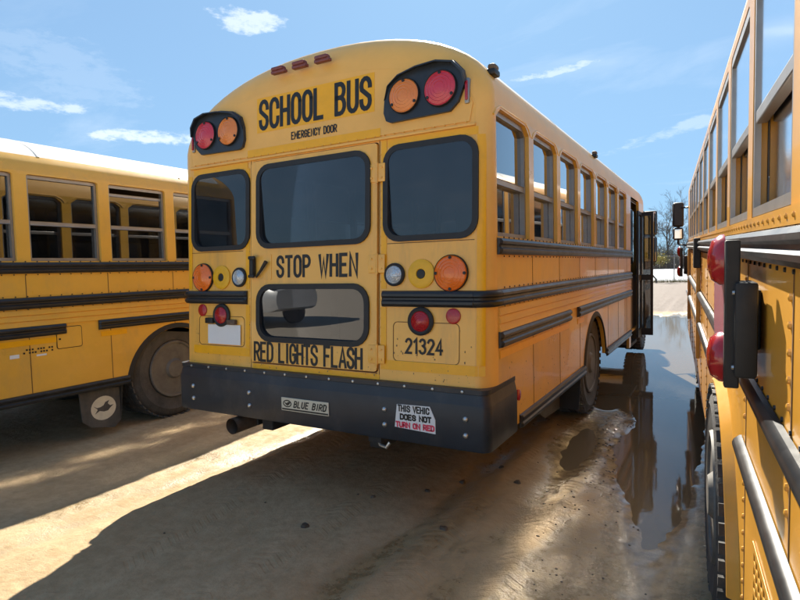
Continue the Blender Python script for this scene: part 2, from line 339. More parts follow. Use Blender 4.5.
# ------------------------------------------------------------------ school bus
WB = 1.22
RAILB = [(0, 0), (.014, .004), (.026, .020), (.031, .040), (.031, .055), (.026, .075), (.014, .091), (0, .095)]
RAIL = [(0, 0), (.020, .004), (.030, .018), (.030, .032), (.019, .042), (.019, .053), (.030, .063), (.030, .077), (.020, .091), (0, .095)]
def roof_profile(z0, crown, n=28):
    p = []
    for k in range(n + 1):
        a = PI * k / n
        c, s_ = math.cos(a), math.sin(a)
        p.append((WB * (abs(c) ** 0.94) * (1 if c >= 0 else -1), z0 + (crown - z0) * (s_ ** 0.97)))
    return p
def rail_mb(y0, y1, z0, h, side=1, proud=1.0, pf=None):
    k = h / .095; r = []
    for y in (y0, y0 + .012, y1 - .012, y1):
        e = 0.5 if y in (y0, y1) else 1
        r.append([(side * (WB + d * proud * e + 0.002), y, z0 + zz * k) for d, zz in (pf or RAIL)])
    return MB().loft(r, True, True)
def wheel(parent, x, y, z, r, w, side, dual=True):
    we = bpy.data.objects.new('wheel', None); col.objects.link(we); we.parent = parent; we.location = (x, y, z)
    sx = side
    tp = [(r * .60, -w / 2 + .01), (r * .72, -w / 2), (r * .90, -w / 2 + .005), (r * .965, -w / 2 + .03), (r, -w / 2 + .055), (r, -.03), (r * .975, -.026), (r * .975, -.018), (r, -.014), (r, .014), (r * .975, .018), (r * .975, .026), (r, .03), (r, w / 2 - .055), (r * .965, w / 2 - .03), (r * .90, w / 2 - .005), (r * .84, w / 2), (r * .825, w / 2 + .004), (r * .81, w / 2), (r * .70, w / 2 - .004), (r * .60, w / 2 - .012), (r * .57, w / 2 - .03)]
    m = MB().lathe([(a, b * sx) for a, b in tp], (0, 0, 0), 'x', 48)
    t = m.obj('tyre', MT['tyre'], we, 30)
    # tread blocks
    tb = MB()
    for k in range(44):
        a = 2 * PI * k / 44
        for xx in (-w * .33, w * .33):
            c = Vector((xx, math.cos(a) * r, math.sin(a) * r)); tdir = Vector((0, -math.sin(a), math.cos(a))); n_ = Vector((0, math.cos(a), math.sin(a)))
            vs = [c + Vector((dx * .045, 0, 0)) + tdir * (dt * .022) + n_ * dn for dn in (-.01, .003) for dt in (-1, 1) for dx in (-1, 1)]
            tb.add(vs, [(0, 2, 3, 1), (4, 5, 7, 6), (0, 1, 5, 4), (2, 6, 7, 3), (0, 4, 6, 2), (1, 3, 7, 5)])
    tb.obj('tread', MT['tyre'], t, 0)
    o = w / 2 * sx
    rp = [(r * .585, o - .01 * sx), (r * .57, o + .004 * sx), (r * .53, o), (r * .50, o - .05 * sx), (r * .44, o - .11 * sx), (r * .34, o - .12 * sx), (r * .31, o - .085 * sx), (r * .22, o - .08 * sx), (r * .21, o - .01 * sx), (r * .17, o + .012 * sx), (.001, o + .014 * sx)]
    rm = MB().lathe(rp, (0, 0, 0), 'x', 40).obj('rim', MT['rim'], we, 30)
    lug = MB()
    for k in range(10):
        a = 2 * PI * k / 10; lug.lathe([(.015, o - .09 * sx), (.015, o - .048 * sx), (.008, o - .044 * sx)], (0, math.cos(a) * r * .265, math.sin(a) * r * .265), 'x', 6)
    lug.obj('lug_nuts', MT['alu'], rm, 20)
    hh = MB()
    for k in range(5):
        a = 2 * PI * (k + .5) / 5; hh.lathe([(.028, o - .1125 * sx), (.028, o - .110 * sx)], (0, math.cos(a) * r * .39, math.sin(a) * r * .39), 'x', 10)
    hh.obj('hand_holes', MT['rubber'], rm, 20)
    if dual: MB().lathe([(a, b * sx - sx * (w + .04)) for a, b in tp], (0, 0, 0), 'x', 40).obj('inner_tyre', MT['tyre'], we, 30)
    return we
def lens(name, parent, x, z, r, m, ring=None, dome=.03, ridges=True, bolts=0, y=0.0):
    prof = [(r, y), (r, y - dome * .45)]
    nr = 5
    for k in range(nr):
        a = 1 - (k + .5) / nr
        rr = r * .94 * (1 - k / nr); prof.append((rr, y - dome * (.55 + .45 * (1 - (rr / r) ** 2))))
        if ridges and k < nr - 1: prof.append((rr - r * .03, y - dome * (.55 + .45 * (1 - (rr / r) ** 2)) + .0025))
    prof.append((.002, y - dome))
    o = MB().lathe(prof, (x, 0, z), 'y', 32).shear().obj(name, m, parent, 50)
    if ring: MB().lathe([(r + ring, y + .001), (r + ring, y - .012), (r + ring * .5, y - .018), (r - .002, y - .014), (r - .002, y)], (x, 0, z), 'y', 32).shear().obj('bezel', MT['rubber'], o, 40)
    if bolts:
        b = MB()
        for k in range(bolts):
            a = PI / 2 + 2 * PI * k / bolts; b.lathe([(.009, y - .005), (.009, y - dome * .75), (.004, y - dome * .8)], (x + math.cos(a) * r * .88, 0, z + math.sin(a) * r * .88), 'y', 8)
        b.shear().obj('lens_screws', MT['ink'], o, 30)
    return o
def window_unit(parent, side, y0, y1, z0, z1, x, shared, drop=0.0, lower=True, ch=.045, gi=.018, fd=.03):
    """side window: aluminium frame, two sashes; returns part"""
    key = (side, round(y1 - y0, 3), drop)
    outer = [(y0 + .002, z0 + .002), (y1 - .002, z0 + .002), (y1 - .002, z1 - ch), (y1 - ch, z1 - .002), (y0 + ch, z1 - .002), (y0 + .002, z1 - ch)]
    inner = [(y0 + .022, z0 + .026), (y1 - .022, z0 + .026), (y1 - .022, z1 - ch - .016), (y1 - max(ch, .014) - .010, z1 - .030), (y0 + max(ch, .014) + .010, z1 - .030), (y0 + .022, z1 - ch - .016)]
    if key in shared:
        dat, yb = shared[key]; dy = y0 - yb
        w = bpy.data.objects.new('side_window', dat[0]); col.objects.link(w); w.parent = parent; w.location = (0, dy, 0)
        for nm, d in dat[1]:
            c = bpy.data.objects.new(nm, d); col.objects.link(c); c.parent = w
        return w
    s = side
    w = MB().panel(outer, [inner], X2(s * (x + .004)), X2(s * (x - fd))).obj('side_window', MT['alu'], parent, 20)
    zm = (z0 + z1) / 2 - .035; subs = []
    gu = MB().box(s * (x - gi - .004), s * (x - gi), y0 + .018, y1 - .018, zm, z1 - .026 - drop).obj('upper_pane', MT['pane' if side > 0 else 'pane_w'], w, 0); subs.append(gu)
    subs.append(MB().box(s * (x + .002), s * (x - .026), y0 + .0225, y1 - .0225, zm - .022, zm + .012, .004).obj('sash_bar', MT['alu'], w, 20))
    if drop: subs.append(MB().box(s * (x - .012), s * (x - .030), y0 + .0225, y1 - .0225, z1 - .03 - drop, z1 - .002 - drop, .004).obj('sash_top', MT['alu'], w, 20))
    if lower: subs.append(MB().box(s * (x - .036), s * (x - .032), y0 + .018, y1 - .018, z0 + .02, zm - .005).obj('lower_pane', MT['pane' if side > 0 else 'pane_w'], w, 0))
    shared[key] = ((w.data, [(o.name.split('.')[0], o.data) for o in subs]), y0)
    return w
def bird(y0, z0, s, f):  # mud flap emblem: a swooping bird in an oval
    oval = [(y0 + s * math.cos(2 * PI * k / 28), z0 + s * .92 * math.sin(2 * PI * k / 28)) for k in range(28)]
    b = [(-.85, .30), (-.55, .10), (-.25, .12), (0, .22), (.15, .45), (.5, .55), (.35, .3), (.55, .1), (.85, .12), (.6, -.05), (.35, -.28), (0, -.30), (-.35, -.18), (-.75, -.38), (-.5, -.05)]
    return oval, [(y0 + s * .95 * a, z0 + s * .95 * c) for a, c in b]
def build_bus(root, P):
    W_, z0r, crown, skirt, L = WB, P['z0'], P['crown'], P['skirt'], P['L']
    rear = P.get('rear', True)
    prof = roof_profile(z0r, crown)
    full = [(W_, skirt), (W_, 1.0), (W_, 1.6)] + prof + [(-W_, 1.6), (-W_, 1.0), (-W_, skirt)]
    def rad(x, z):
        t = max(0, min(1, (z - z0r) / (crown - z0r))); return .085 + .15 * t
    N = full; nrm = []
    for i in range(len(N)):
        a = Vector(N[max(i - 1, 0)]); c = Vector(N[min(i + 1, len(N) - 1)]); e = (c - a).normalized(); nrm.append(Vector((e.y, -e.x)))
    rings = []
    for j in range(8):
        ph = PI / 2 * j / 7; ring = []
        for (x, z), n_ in zip(N, nrm):
            r = rad(x, z); q = Vector((x, z)) - n_ * (r * (1 - math.cos(ph)))
            ring.append((q.x, r * (1 - math.sin(ph)) + .055 * (q.y - 1.9) * math.sin(ph), q.y))
        rings.append(ring)
    corner = MB().loft(rings, False)
    top = [(p, n_) for p, n_ in zip(N, nrm) if p[1] >= z0r - 1e-6]
    i0 = next(i for i, p in enumerate(N) if p[1] >= z0r - 1e-6)
    k0 = len(prof)
    corner.loft([[(x, .24, z) for x, z in prof], [rings[0][i0 + i] for i in range(k0)]], False)
    corner.obj('rear_corner_shell', MT['cap'], root, 40)
    inset = [(rings[-1][i][0], rings[-1][i][2]) for i in range(len(N))]
    # ---- roof: yellow coves, white top, ribs
    iw = P.get('white_i', 3)
    for sgn, sl_ in ((1, prof[:iw + 1]), (-1, prof[-iw - 1:])):
        MB().loft([[(x, y, z) for x, z in sl_] for y in (.24, L)], False).obj('roof_cove', MT['cap' if rear else 'paint'], root, 40)
    MB().loft([[(x, y, z) for x, z in prof[iw:-iw]] for y in (.24, L)], False).obj('roof', MT['roof'], root, 40)
    MB().loft([[(x * .97, y, z - .04) for x, z in prof] for y in (.26, L - .02)], False).obj('ceiling_liner', MT['inner'], root, 40)
    ribs = MB()
    y = .24
    while y < L:
        ribs.loft([[(x * 1.002, yy, z + .0005 if k % 2 else z + .0025) for x, z in prof[3:-3]] for k, yy in ((1, y - .014), (0, y - .008), (0, y + .008), (1, y + .014))], False); y += P['pitch'] * 2
    ribs.obj('roof_seams', MT['roof'], root, 30)
    # ---- rear panel
    door = (-.517, .517, .868, 2.245)
    wl = rrect(-1.095, -.552, 1.667, 2.186, .085); wr = rrect(.573, 1.132, 1.667, 2.19, .085)
    hole = rrect(door[0], door[1], door[2], door[3], .02, 2)
    base = [p for p in inset]
    outer = [(min(max(x, -1.14), 1.14), max(z, .80)) for x, z in base]
    MB().panel(outer, [wl, wr, hole], R2(0.0), R2(.03)).shear().obj('rear_panel', MT['rearp'], root, 25)
    for nm, wd in (('l', wl), ('r', wr)):
        g = MB().panel(offset_poly(wd, .022), [offset_poly(wd, -.012)], R2(-.014), R2(.02)).shear().obj('rear_window_gasket', MT['rubber'], root, 30)
        MB().panel(offset_poly(wd, -.006), [], R2(.002), R2(.006)).shear(0, 0, .055 * (1.93 - 1.9)).obj('rear_window_pane', MT['pane_d'], g, 0)
    dw = rrect(-.436, .448, 1.662, 2.190, .09); dl = rrect(-.436, .440, 1.036, 1.384, .10)
    dr = MB().panel(rrect(door[0] + .006, door[1] - .006, door[2] + .006, door[3] - .006, .02, 2), [dw, dl], R2(-.012), R2(.025)).shear().obj('emergency_door', MT['rearp'], root, 25)
    for wd in (dw, dl):
        g = MB().panel(offset_poly(wd, .020), [offset_poly(wd, -.014)], R2(-.026), R2(.01)).shear().obj('door_window_gasket', MT['rubber'], dr, 30)
        MB().panel(offset_poly(wd, -.008), [], R2(-.008), R2(-.004)).shear(0, 0, .055 * (wd[0][1] / 2 + wd[-1][1] / 2 - 1.9)).obj('door_window_pane', MT['pane_d'], dr, 0)
    # wall behind the panel (interior) under the windows
    MB().box(-1.1, 1.1, .05, .07, .62, 1.0).obj('rear_inner_wall', MT['inner'], root, 0)
    # cap brim: stepped eyebrow
    if rear:
        up_ = sorted([(x, z) for x, z in inset if z > 2.3])
        def itp(tab, x):
            for (x0, z0), (x1, z1) in zip(tab, tab[1:]):
                if x0 <= x <= x1: return z0 + (z1 - z0) * (x - x0) / max(1e-6, x1 - x0)
            return tab[0][1] if x < tab[0][0] else tab[-1][1]
        cre = [(-1.0, itp(up_, -1.0)), (-.86, 2.700), (-.73, 2.725), (-.40, 2.765), (-.30, 2.750), (-.22, 2.722), (.26, 2.718), (.33, 2.742), (.42, 2.760), (.68, 2.745), (.86, 2.705), (1.0, itp(up_, 1.0))]
        bx_ = [-1.0 + 2.0 * k / 80 for k in range(81)]
        rows = []
        for yy, fn in ((.0, lambda c, u: c - .022), (-.036, lambda c, u: c - .010), (-.040, lambda c, u: c - .002), (-.038, lambda c, u: c + .010), (-.031, lambda c, u: c + (u - c) * .35), (-.020, lambda c, u: c + (u - c) * .75), (-.001, lambda c, u: u - .002)):
            row = []
            for x in bx_:
                u = itp(up_, x); c = min(itp(cre, x), u); k = max(0, min(1, (u - c) / .05)); k = k * k * (3 - 2 * k); row.append((x, yy * 1.5 * k - .0062 * (1 - k), fn(c, u) if k > .02 else u - .002))
            rows.append(row)
        MB().loft(rows, False).shear().obj('cap_brim', MT['cap'], root, 60)
    MB().panel([(1.10, 2.28)] + [(x * .985, z - .002) for x, z in inset if z > 2.28] + [(-1.10, 2.28)], [], R2(-.006), R2(.0)).shear().obj('cap_face', MT['cap'], root, 60)
    t = MB()
    t.box(-1.135, 1.135, -.016, .002, 2.252, 2.268, .004)
    t.shear().obj('cap_drip_edge', MT['cap'], root, 30)
    sm = MB()
    for a in (-1.12, .575): sm.box(a, a + (.52 if a < 0 else .555), -.0012, .001, 1.634, 1.638)
    for x in (-.522, .522): sm.box(x - .0022, x + .0022, -.0015, .001, .80, 2.25)
    sm.box(-.51, .51, -.0015, .001, .862, .868)
    sm.shear().obj('panel_seams', MT['seam'], root, 0)
    if rear:
        T = [(-.55, .53, 2.275, 2.325), (.578, 1.190, 2.205, 2.248), (-1.10, -.553, 2.205, 2.248), (1.145, 1.190, .95, 2.203), (.535, .572, 1.37, 2.248), (.535, .572, .95, 1.262), (-.572, -.535, 1.37, 2.203), (-.572, -.535, .963, 1.262), (.535, 1.190, .892, .948), (-1.10, -.535, .902, .960), (-.505, .525, .806, .858), (-1.155, -1.118, 1.37, 2.203)]
        for a, b_, c, d in T:
            mm = MB(); n = 12
            tw = -.0075 if c > 2.26 else -.003
            def yy(x):
                e = max(0, abs(x) - 1.135); return tw + .085 * (1 - math.sqrt(max(0, 1 - (e / .085) ** 2)))
            xs = [a + (b_ - a) * k / n for k in range(n + 1)]
            mm.loft([[(x, yy(x), z) for x in xs] for z in (c, d)], False).shear().obj('reflective_tape', MT['tape'], root, 0)
        dy = -.013
        lettering('SCHOOL BUS', -.445, .470, 2.442, 2.652, .0285, -.0085).shear().obj('lettering', MT['ink'], root, 0, 'large black SCHOOL BUS lettering')
        MB().box(-.462, .487, -.0075, -.0065, 2.430, 2.664).shear().obj('lettering_background', MT['tape'], root, 0, 'bright yellow band behind the SCHOOL BUS lettering')
        lettering('EMERGENCY DOOR', -.160, .212, 2.346, 2.398, .008, -.0085).shear().obj('lettering', MT['ink'], root, 0, 'small EMERGENCY DOOR lettering')
        lettering('STOP WHEN', -.283, .378, 1.443, 1.594, .0215, dy).shear().obj('lettering', MT['ink'], dr, 0, 'black STOP WHEN lettering')
        lettering('RED LIGHTS FLASH', -.487, .412, .876, 1.014, .0185, dy, .2).shear().obj('lettering', MT['ink'], dr, 0, 'black RED LIGHTS FLASH lettering')
        lettering('21324', .70, .945, .992, 1.086, .014, -.003).shear().obj('lettering', MT['ink'], root, 0, 'black fleet number 21324')
        # door handle recess and lever
        h = MB().panel(rrect(-.505, -.325, 1.432, 1.606, .012, 2), [rrect(-.499, -.331, 1.438, 1.600, .01, 2)], R2(-.0155), R2(-.010)).shear().obj('handle_plate', MT['rearp'], dr, 20)
        hb = MB().box(-.500, -.462, -.050, -.013, 1.455, 1.590, .012); hb.box(-.500, -.440, -.060, -.040, 1.572, 1.596, .008); hb.box(-.500, -.445, -.060, -.040, 1.448, 1.470, .008)
        hb.tube([(-.448, -.030, 1.452), (-.40, -.034, 1.50), (-.355, -.034, 1.555)], [.008, .010, .014], 8)
        hb.shear().obj('door_handle', MT['rubber'], dr, 40)
        for zz in (2.06, 1.52, .98):
            hg = MB().box(.452, .568, -.019, -.008, zz - .055, zz + .055, .004).tube([(.515, -.020, zz - .062), (.515, -.020, zz + .062)], .009, 8)
            for q in (-.03, .03):
                for xx in (.475, .545): hg.lathe([(.007, -.018), (.007, -.024), (.003, -.026)], (xx, 0, zz + q), 'y', 8)
            hg.shear().obj('door_hinge', MT['rearp'], dr, 30)
        rv = MB()
        for k in range(46): rv.lathe([(.005, -.0005), (.004, -.004)], (-.538 if k % 2 else .5285, 0, .98 + k // 2 * .054), 'y', 6)
        for k in range(34): rv.lathe([(.005, -.006), (.004, -.0105)], (-1.08 + k * .0655, 0, 2.278), 'y', 6)
        rv.shear().obj('rivets', MT['paint'], root, 30)
        # lamps
        for sx in (-1, 1):
            lens('turn_lamp', root, sx * .994, 1.456, .099, MT['amber'], .004, .035, True, 4, -.002)
            yl = MB().lathe([(.084, 0), (.084, -.010), (.070, -.016), (.050, -.014), (.030, -.016), (.027, -.010), (.027, -.006)], (sx * .807, 0, 1.455), 'y', 32).shear().obj('lamp_base_plate', MT['yplate'], root, 40)
            MB().lathe([(.026, -.005), (.026, -.014), (.010, -.016)], (sx * .807, 0, 1.455), 'y', 16).shear().obj('lamp_socket', MT['ink'], yl, 40)
            lens('reverse_lamp', root, sx * .630, 1.453, .054, MT['clear'], .014, .03, True, 0, -.002)
            lens('stop_lamp', root, sx * .805, 1.184, .060, MT['red'], .022, .03, True, 0, -.003)
            lens('reflector', root, sx * 1.007, 1.217, .044, MT['red'], None, .012, False, 0, -.001)
            lens('warning_lamp', root, sx * .937, 2.478, .096, MT['redup'], .005, .03, True, 3, -.030)
            lens('warning_lamp', root, sx * .707, 2.476, .096, MT['amberup'], .005, .03, True, 3, -.030)
            up = [(1.085, 2.500), (1.072, 2.560), (1.02, 2.618), (.92, 2.640), (.79, 2.634), (.67, 2.610), (.60, 2.565), (.572, 2.49)]
            hp = up + [(.565, 2.40), (.582, 2.352), (.612, 2.338), (.990, 2.346), (1.042, 2.392)]
            pl = MB().panel([(sx * x, z) for x, z in (hp if sx > 0 else hp[::-1])], [], R2(-.030), R2(-.004)).shear().obj('warning_lamp_panel', MT['bumper'], root, 30)
            dep = [.015, .03, .04, .045, .04, .03, .02, .005]
            o1 = [(sx * x, -.006, z) for x, z in up]; o2 = [(sx * x * 1.004, -.03 - d, z - .012) for (x, z), d in zip(up, dep)]
            o3 = [(sx * x * .996, -.03 - d, z - .020) for (x, z), d in zip(up, dep)]; o4 = [(sx * (.83 + (x - .83) * .97), -.029, z - .012) for x, z in up]
            MB().loft([o1, o2, o3, o4], False).shear().obj('lamp_visor', MT['bumper'], pl, 40)
            e = MB().box(sx * 1.088 - .014, sx * 1.088 + .014, -.02, .03, 2.375, 2.515, .008).shear().obj('side_marker_base', MT['alu'], root, 30)
            MB().box(sx * 1.088 - .008, sx * 1.088 + .008, -.030, -.018, 2.392, 2.498, .005).shear().obj('marker_lens', MT['red'], e, 30)
        for xx in (-.238, -.060, .122):
            e = MB().box(xx - .058, xx + .058, -.055, -.018, 2.786, 2.808, .006).shear().obj('marker_base', MT['dm'], root, 30)
            MB().box(xx - .050, xx + .050, -.066, -.020, 2.803, 2.828, .010).shear().obj('marker_lens', mat('dusty_marker', (.30, .06, .06), .4) if 'dm' not in MT else MT['dm'], e, 30)
        # licence card, brackets, recess outline
        c = MB().box(-.942, -.618, -.010, -.006, .978, 1.117).shear().obj('licence_card', MT['white'], root, 0)
        MB().box(-.955, -.875, -.030, -.002, 1.125, 1.165, .006).shear().obj('licence_lamp', MT['ink'], root, 30)
        MB().box(-.735, -.655, -.030, -.002, 1.120, 1.155, .006).shear().obj('licence_lamp', MT['pipe'], root, 30)
        for sx in (-1, 1):
            oo = rrect(.618, 1.045, .945, 1.178, .03, 4) if sx > 0 else rrect(-1.045, -.585, .965, 1.178, .03, 4)
            MB().panel(oo, [offset_poly(oo, -.004)], R2(-.002), R2(0)).shear().obj('recess_outline', MT['seam'], root, 0)
        for a, b_ in ((-1.145, -.556), (.545, 1.145)):
            r = [[(x, -d * (0.5 if k in (0, 3) else 1), 1.264 + z) for d, z in RAIL] for k, x in enumerate((a, a + .012, b_ - .012, b_))]
            MB().loft(r, True, True).shear(dy=-.002).obj('rear_rub_rail', MT['black'], root, 30)
        for sx in (-1, 1):   # rail piece round the corner
            r = []
            for k in range(9):
                a = PI / 2 * k / 8; r.append([(sx * (1.135 + (.087 + d) * math.sin(a)), .087 - (.087 + d) * math.cos(a) - .032 * math.cos(a), 1.264 + z) for d, z in RAIL])
            MB().loft(r, True, True).obj('corner_rub_rail', MT['black'], root, 40)
    # ---- bumper
    def bring(grow, z, front=.36):
        p = []; R_ = .055; x1 = WB + .004 + grow; yb = -.100 - grow
        for k in range(8):
            a = PI / 2 * k / 7; p.append((x1 - R_ + R_ * math.cos(a), yb + R_ - R_ * math.sin(a)))
        p = [(x1, front)] + p; q = [(-x, y) for x, y in reversed(p)]
        return [(x, y, z) for x, y in p + q]
    bz = [(-.09, .828), (.000, .826), (.000, .800), (-.004, .797), (.008, .742), (.010, .735), (.010, .50), (.005, .488), (-.03, .486)]
    bp = MB().loft([bring(g, z) for g, z in bz], False).obj('rear_bumper', MT['bumper'], root, 30)
    if rear:
        b0 = None
        for x in (-1.06, -.50, .585, 1.10):
            for z in (.575, .665):
                if b0 is None: b0 = MB().lathe([(.016, -.105), (.016, -.115), (.010, -.122), (.002, -.124)], (0, 0, 0), 'y', 12).obj('bumper_bolt', MT['chrome'], bp, 40); b0.location = (x, 0, z)
                else: share(b0, 'bumper_bolt', bp, (x, 0, z))
        bo = MB()
        for k in range(13): bo.lathe([(.010, -.098), (.008, -.107), (.002, -.109)], (-1.08 + k * .18, 0, .812), 'y', 8)
        bo.obj('bumper_bolts', MT['chrome'], bp, 40)
        pl = MB().box(-.206, .180, -.118, -.111, .578, .664, .002).obj('maker_plate', MT['cream'], bp, 0, 'cream maker plate with slanted lettering')
        lettering('BLUE BIRD', -.105, .160, .603, .650, .0085, -.1185, .3, .22).obj('lettering', MT['ink'], pl, 0)
        MB().box(-.200, .175, -.1187, -.118, .584, .594).obj('plate_line', MT['ink'], pl, 0)
        ov = [(-.155 + .036 * math.cos(2 * PI * k / 24), .626 + .024 * math.sin(2 * PI * k / 24)) for k in range(24)]
        MB().panel(ov, [offset_poly(ov, -.007)], R2(-.119), R2(-.118)).obj('emblem_ring', MT['ink'], pl, 0)
        MB().panel([(-.180, .634), (-.160, .628), (-.145, .638), (-.128, .636), (-.138, .622), (-.152, .612), (-.166, .618)], [], R2(-.1192), R2(-.118)).obj('emblem_bird', MT['ink'], pl, 0)
        stp = [(.655, .572), (.918, .560), (.918, .640), (.900, .680), (.885, .712), (.672, .706)]
        st = MB().panel(stp, [], R2(-.114), R2(-.1105)).obj('bumper_sticker', MT['white'], bp, 0, 'torn white sticker with black and red words')
        lettering('THIS VEHIC', .676, .884, .664, .706, .0085, -.1142, .2).obj('lettering', MT['ink'], st, 0)
        lettering('DOES NOT', .690, .896, .617, .655, .010, -.1142, .2).obj('lettering', MT['ink'], st, 0)
        lettering('TURN ON RED', .660, .914, .571, .608, .010, -.1142, .2).obj('lettering', MT['pink'], st, 0)
        for x in (.46,): MB().box(x, x + .09, -.10, .05, .455, .49).obj('tow_bracket', MT['chassis'], root, 0)
        hk = MB(); hk.tube([(.50, -.05, .47), (.52, -.06, .43), (.56, -.06, .42), (.58, -.05, .45)], .012, 8).obj('tow_hook', MT['chrome'], root, 40)
    pe = MB().tube([(-.66, -.13, .415), (-.66, .35, .42), (-.60, 1.2, .45)], [.056, .056, .05], 18, False)
    pe.tube([(-.66, -.128, .415), (-.66, .3, .42)], [.050, .050], 18, False)
    pe.obj('exhaust_pipe', MT['pipe'], root, 40)
    MB().box(-.57, -.555, .02, .06, .40, .55).obj('exhaust_hanger', MT['chassis'], root, 30)
    # ---- sides
    ax, ar = P['axle'], P['arch_r']; az = P['arch_z']
    py0 = .085
    wins = [(P['y0'] + P['pitch'] * k, P['y0'] + P['pitch'] * k + P['ww']) for k in range(P['nwin'])]
    shared = {}
    for sd in (-1, 1):
        hd = math.sqrt(max(0, ar * ar - (skirt - az) ** 2)); a0 = math.atan2(skirt - az, hd)
        out_ = [(py0, skirt), (ax - hd, skirt)]
        for k in range(1, 18):
            a = PI - a0 - (PI - 2 * a0) * k / 18; out_.append((ax + ar * math.cos(a), az + ar * math.sin(a)))
        out_ += [(ax + hd, skirt), (L, skirt), (L, z0r), (py0, z0r)]
        holes = []
        for a, b_ in wins:
            ch = P.get('wch', .05); holes.append([(a, P['sill']), (b_, P['sill']), (b_, P['wtop'] - ch), (b_ - ch * 1.4, P['wtop']), (a + ch * 1.4, P['wtop']), (a, P['wtop'] - ch)])
        if sd > 0 and P.get('door'): holes.append(rrect(P['door'][0], P['door'][1], skirt + .02, P['wtop'] + .02, .05, 3))
        MB().panel(out_, holes, X2(sd * WB), X2(sd * (WB - .035))).obj('side_panel', MT['paint'], root, 25)
        if az + ar < 1.6: MB().panel([(py0 + .02, 1.30), (L - .06, 1.30), (L - .06, z0r - .01), (py0 + .02, z0r - .01)], [[(y, z) for y, z in h_] for h_ in holes if h_[0][1] > 1.2], X2(sd * (WB - .039)), X2(sd * (WB - .037))).obj('inner_wall', MT['inner'], root, 0)
        for i, (a, b_) in enumerate(wins):
            dr_ = P.get('drops', {}).get((sd, i), 0.0)
            window_unit(root, sd, a, b_, P['sill'], P['wtop'], WB - P.get('winset', .030), shared, dr_, True, P.get('wch', .05) * .9, P.get('gi', .018), P.get('fd', .03))
        e0 = None
        for a, b_ in wins if P.get('brow') else ():   # shallow eyebrow above each window
            if e0 is None:
                pts = [(-.035, -.05), (.0, -.012), (.07, .016), (b_ - a - .07, .016), (b_ - a, -.012), (b_ - a + .035, -.05)]
                e0 = MB().tube([(sd * (WB - .001), y, z) for y, z in pts], .006, 6).obj('window_brow', MT['paint'], root, 50); e0.location = (0, a, P['wtop'])
            else: share(e0, 'window_brow', root, (0, a, P['wtop']))
        rl = P['rails']
        ft = P['door'][0] - .03 if (sd > 0 and P.get('door')) else L - .1
        MB_ = rail_mb(P['rail_y'], ft, rl[0][0], rl[0][1] - rl[0][0], sd, P.get('proud', 1)); MB_.obj('rub_rail', MT['black'], root, 30)
        MB_ = rail_mb(P['rail_y'] - .005, ft, rl[1][0], rl[1][1] - rl[1][0], sd, P.get('proud', 1), P.get('pf')); MB_.obj('rub_rail', MT['black'], root, 30)
        for a, b_ in P['low']:
            rail_mb(a, min(b_, ft), rl[2][0], rl[2][1] - rl[2][0], sd, P.get('proud', 1), P.get('pf')).obj('rub_rail', MT['black'], root, 30)
            if P.get('siding'): MB().box(sd * (WB + .001), sd * (WB + .003), a + .02, min(b_, ax - ar - .02) if a < ax else b_, rl[2][0] - .062, rl[2][0] - .016).obj('reflective_tape', MT['tape'], root, 0) if a < 2.3 else None
        if P.get('siding'):
            zt = rl[1][0] - .004
            for k in range(3):
                z1 = zt - k * .047; sp = [(0, z1), (.004, z1 - .004), (.013, z1 - .040), (.013, z1 - .045), (0, z1 - .047)]
                MB().loft([[(sd * (WB + d), y, z) for d, z in sp] for y in (.10, ft)], True, True).obj('siding_rib', MT['paint'], root, 20)
        se = MB()
        for a, b_ in wins:
            y = b_ + (P['pitch'] - P['ww']) / 2
            if sd > 0 and P.get('door') and y > P['door'][0] - .05: continue
            zl = skirt + .02
            if abs(y - ax) < ar: zl = az + math.sqrt(ar * ar - (y - ax) ** 2) + .02
            se.box(sd * (WB - .001), sd * (WB + .0016), y - .003, y + .003, zl, rl[0][0] - .004)
        se.obj('panel_seams', MT['seam'], root, 0)
        rv = MB()
        for z in (rl[0][1] + .006, rl[0][0] - .008, rl[1][1] + .008, rl[1][0] - .006):
            y = .2
            while y < ft: rv.lathe([(.006, sd * .0), (.005, sd * .004)], (sd * WB, y, z), 'x', 6); y += .09
        rv.obj('rail_bolts', MT['black'], root, 30)
        for a, b_ in ((.44, ax - hd - .02), (ax + hd + .03, ft)) if P.get('siding') else ():
            rail_mb(a, b_, skirt - .035, .085, sd, .8).obj('skirt_rail', MT['black'], root, 30)
        # wheel arch lip
        lip = [[(sd * (WB + d), ax + (ar + e) * math.cos(a), az + (ar + e) * math.sin(a)) for d, e in ((0, .0), (P['lip'], .004), (P['lip'], .020), (0, .050))] for a in [PI - a0 + .02 - (PI - 2 * a0 + .04) * k / 24 for k in range(25)]]
        MB().loft(lip, True, True).obj('wheel_arch_lip', MT['paint'] if P['lip'] > .02 else MT['rubber'], root, 40)
        wheel(root, sd * (WB + P.get('wheel_x', -.175)), ax, P['wheel_z'], P['wheel_r'], .26, sd)
        wheel(root, sd * (WB - .20), P['front_axle'], P['wheel_zf'], P['wheel_r'] * .98, .26, sd, False)
        if not P.get('flaps', True): continue
        # mud flap behind the wheel
        yf = ax - P['wheel_r'] - .12
        fl = MB().panel([(sd * (WB - .42), .20), (sd * (WB - .03), .17), (sd * (WB - .01), .55), (sd * (WB - .42), .55)], [], lambda x, z: (x, yf + (.55 - z) * -.05, z), lambda x, z: (x, yf + .012 + (.55 - z) * -.05, z)).obj('mud_flap', MT['rubber'], root, 20)
        # side facing flap, with emblem on one bus only
        em = P.get('emblem'); ya = yf - (.40 if em else 1.0); xo = .03 if em else .20
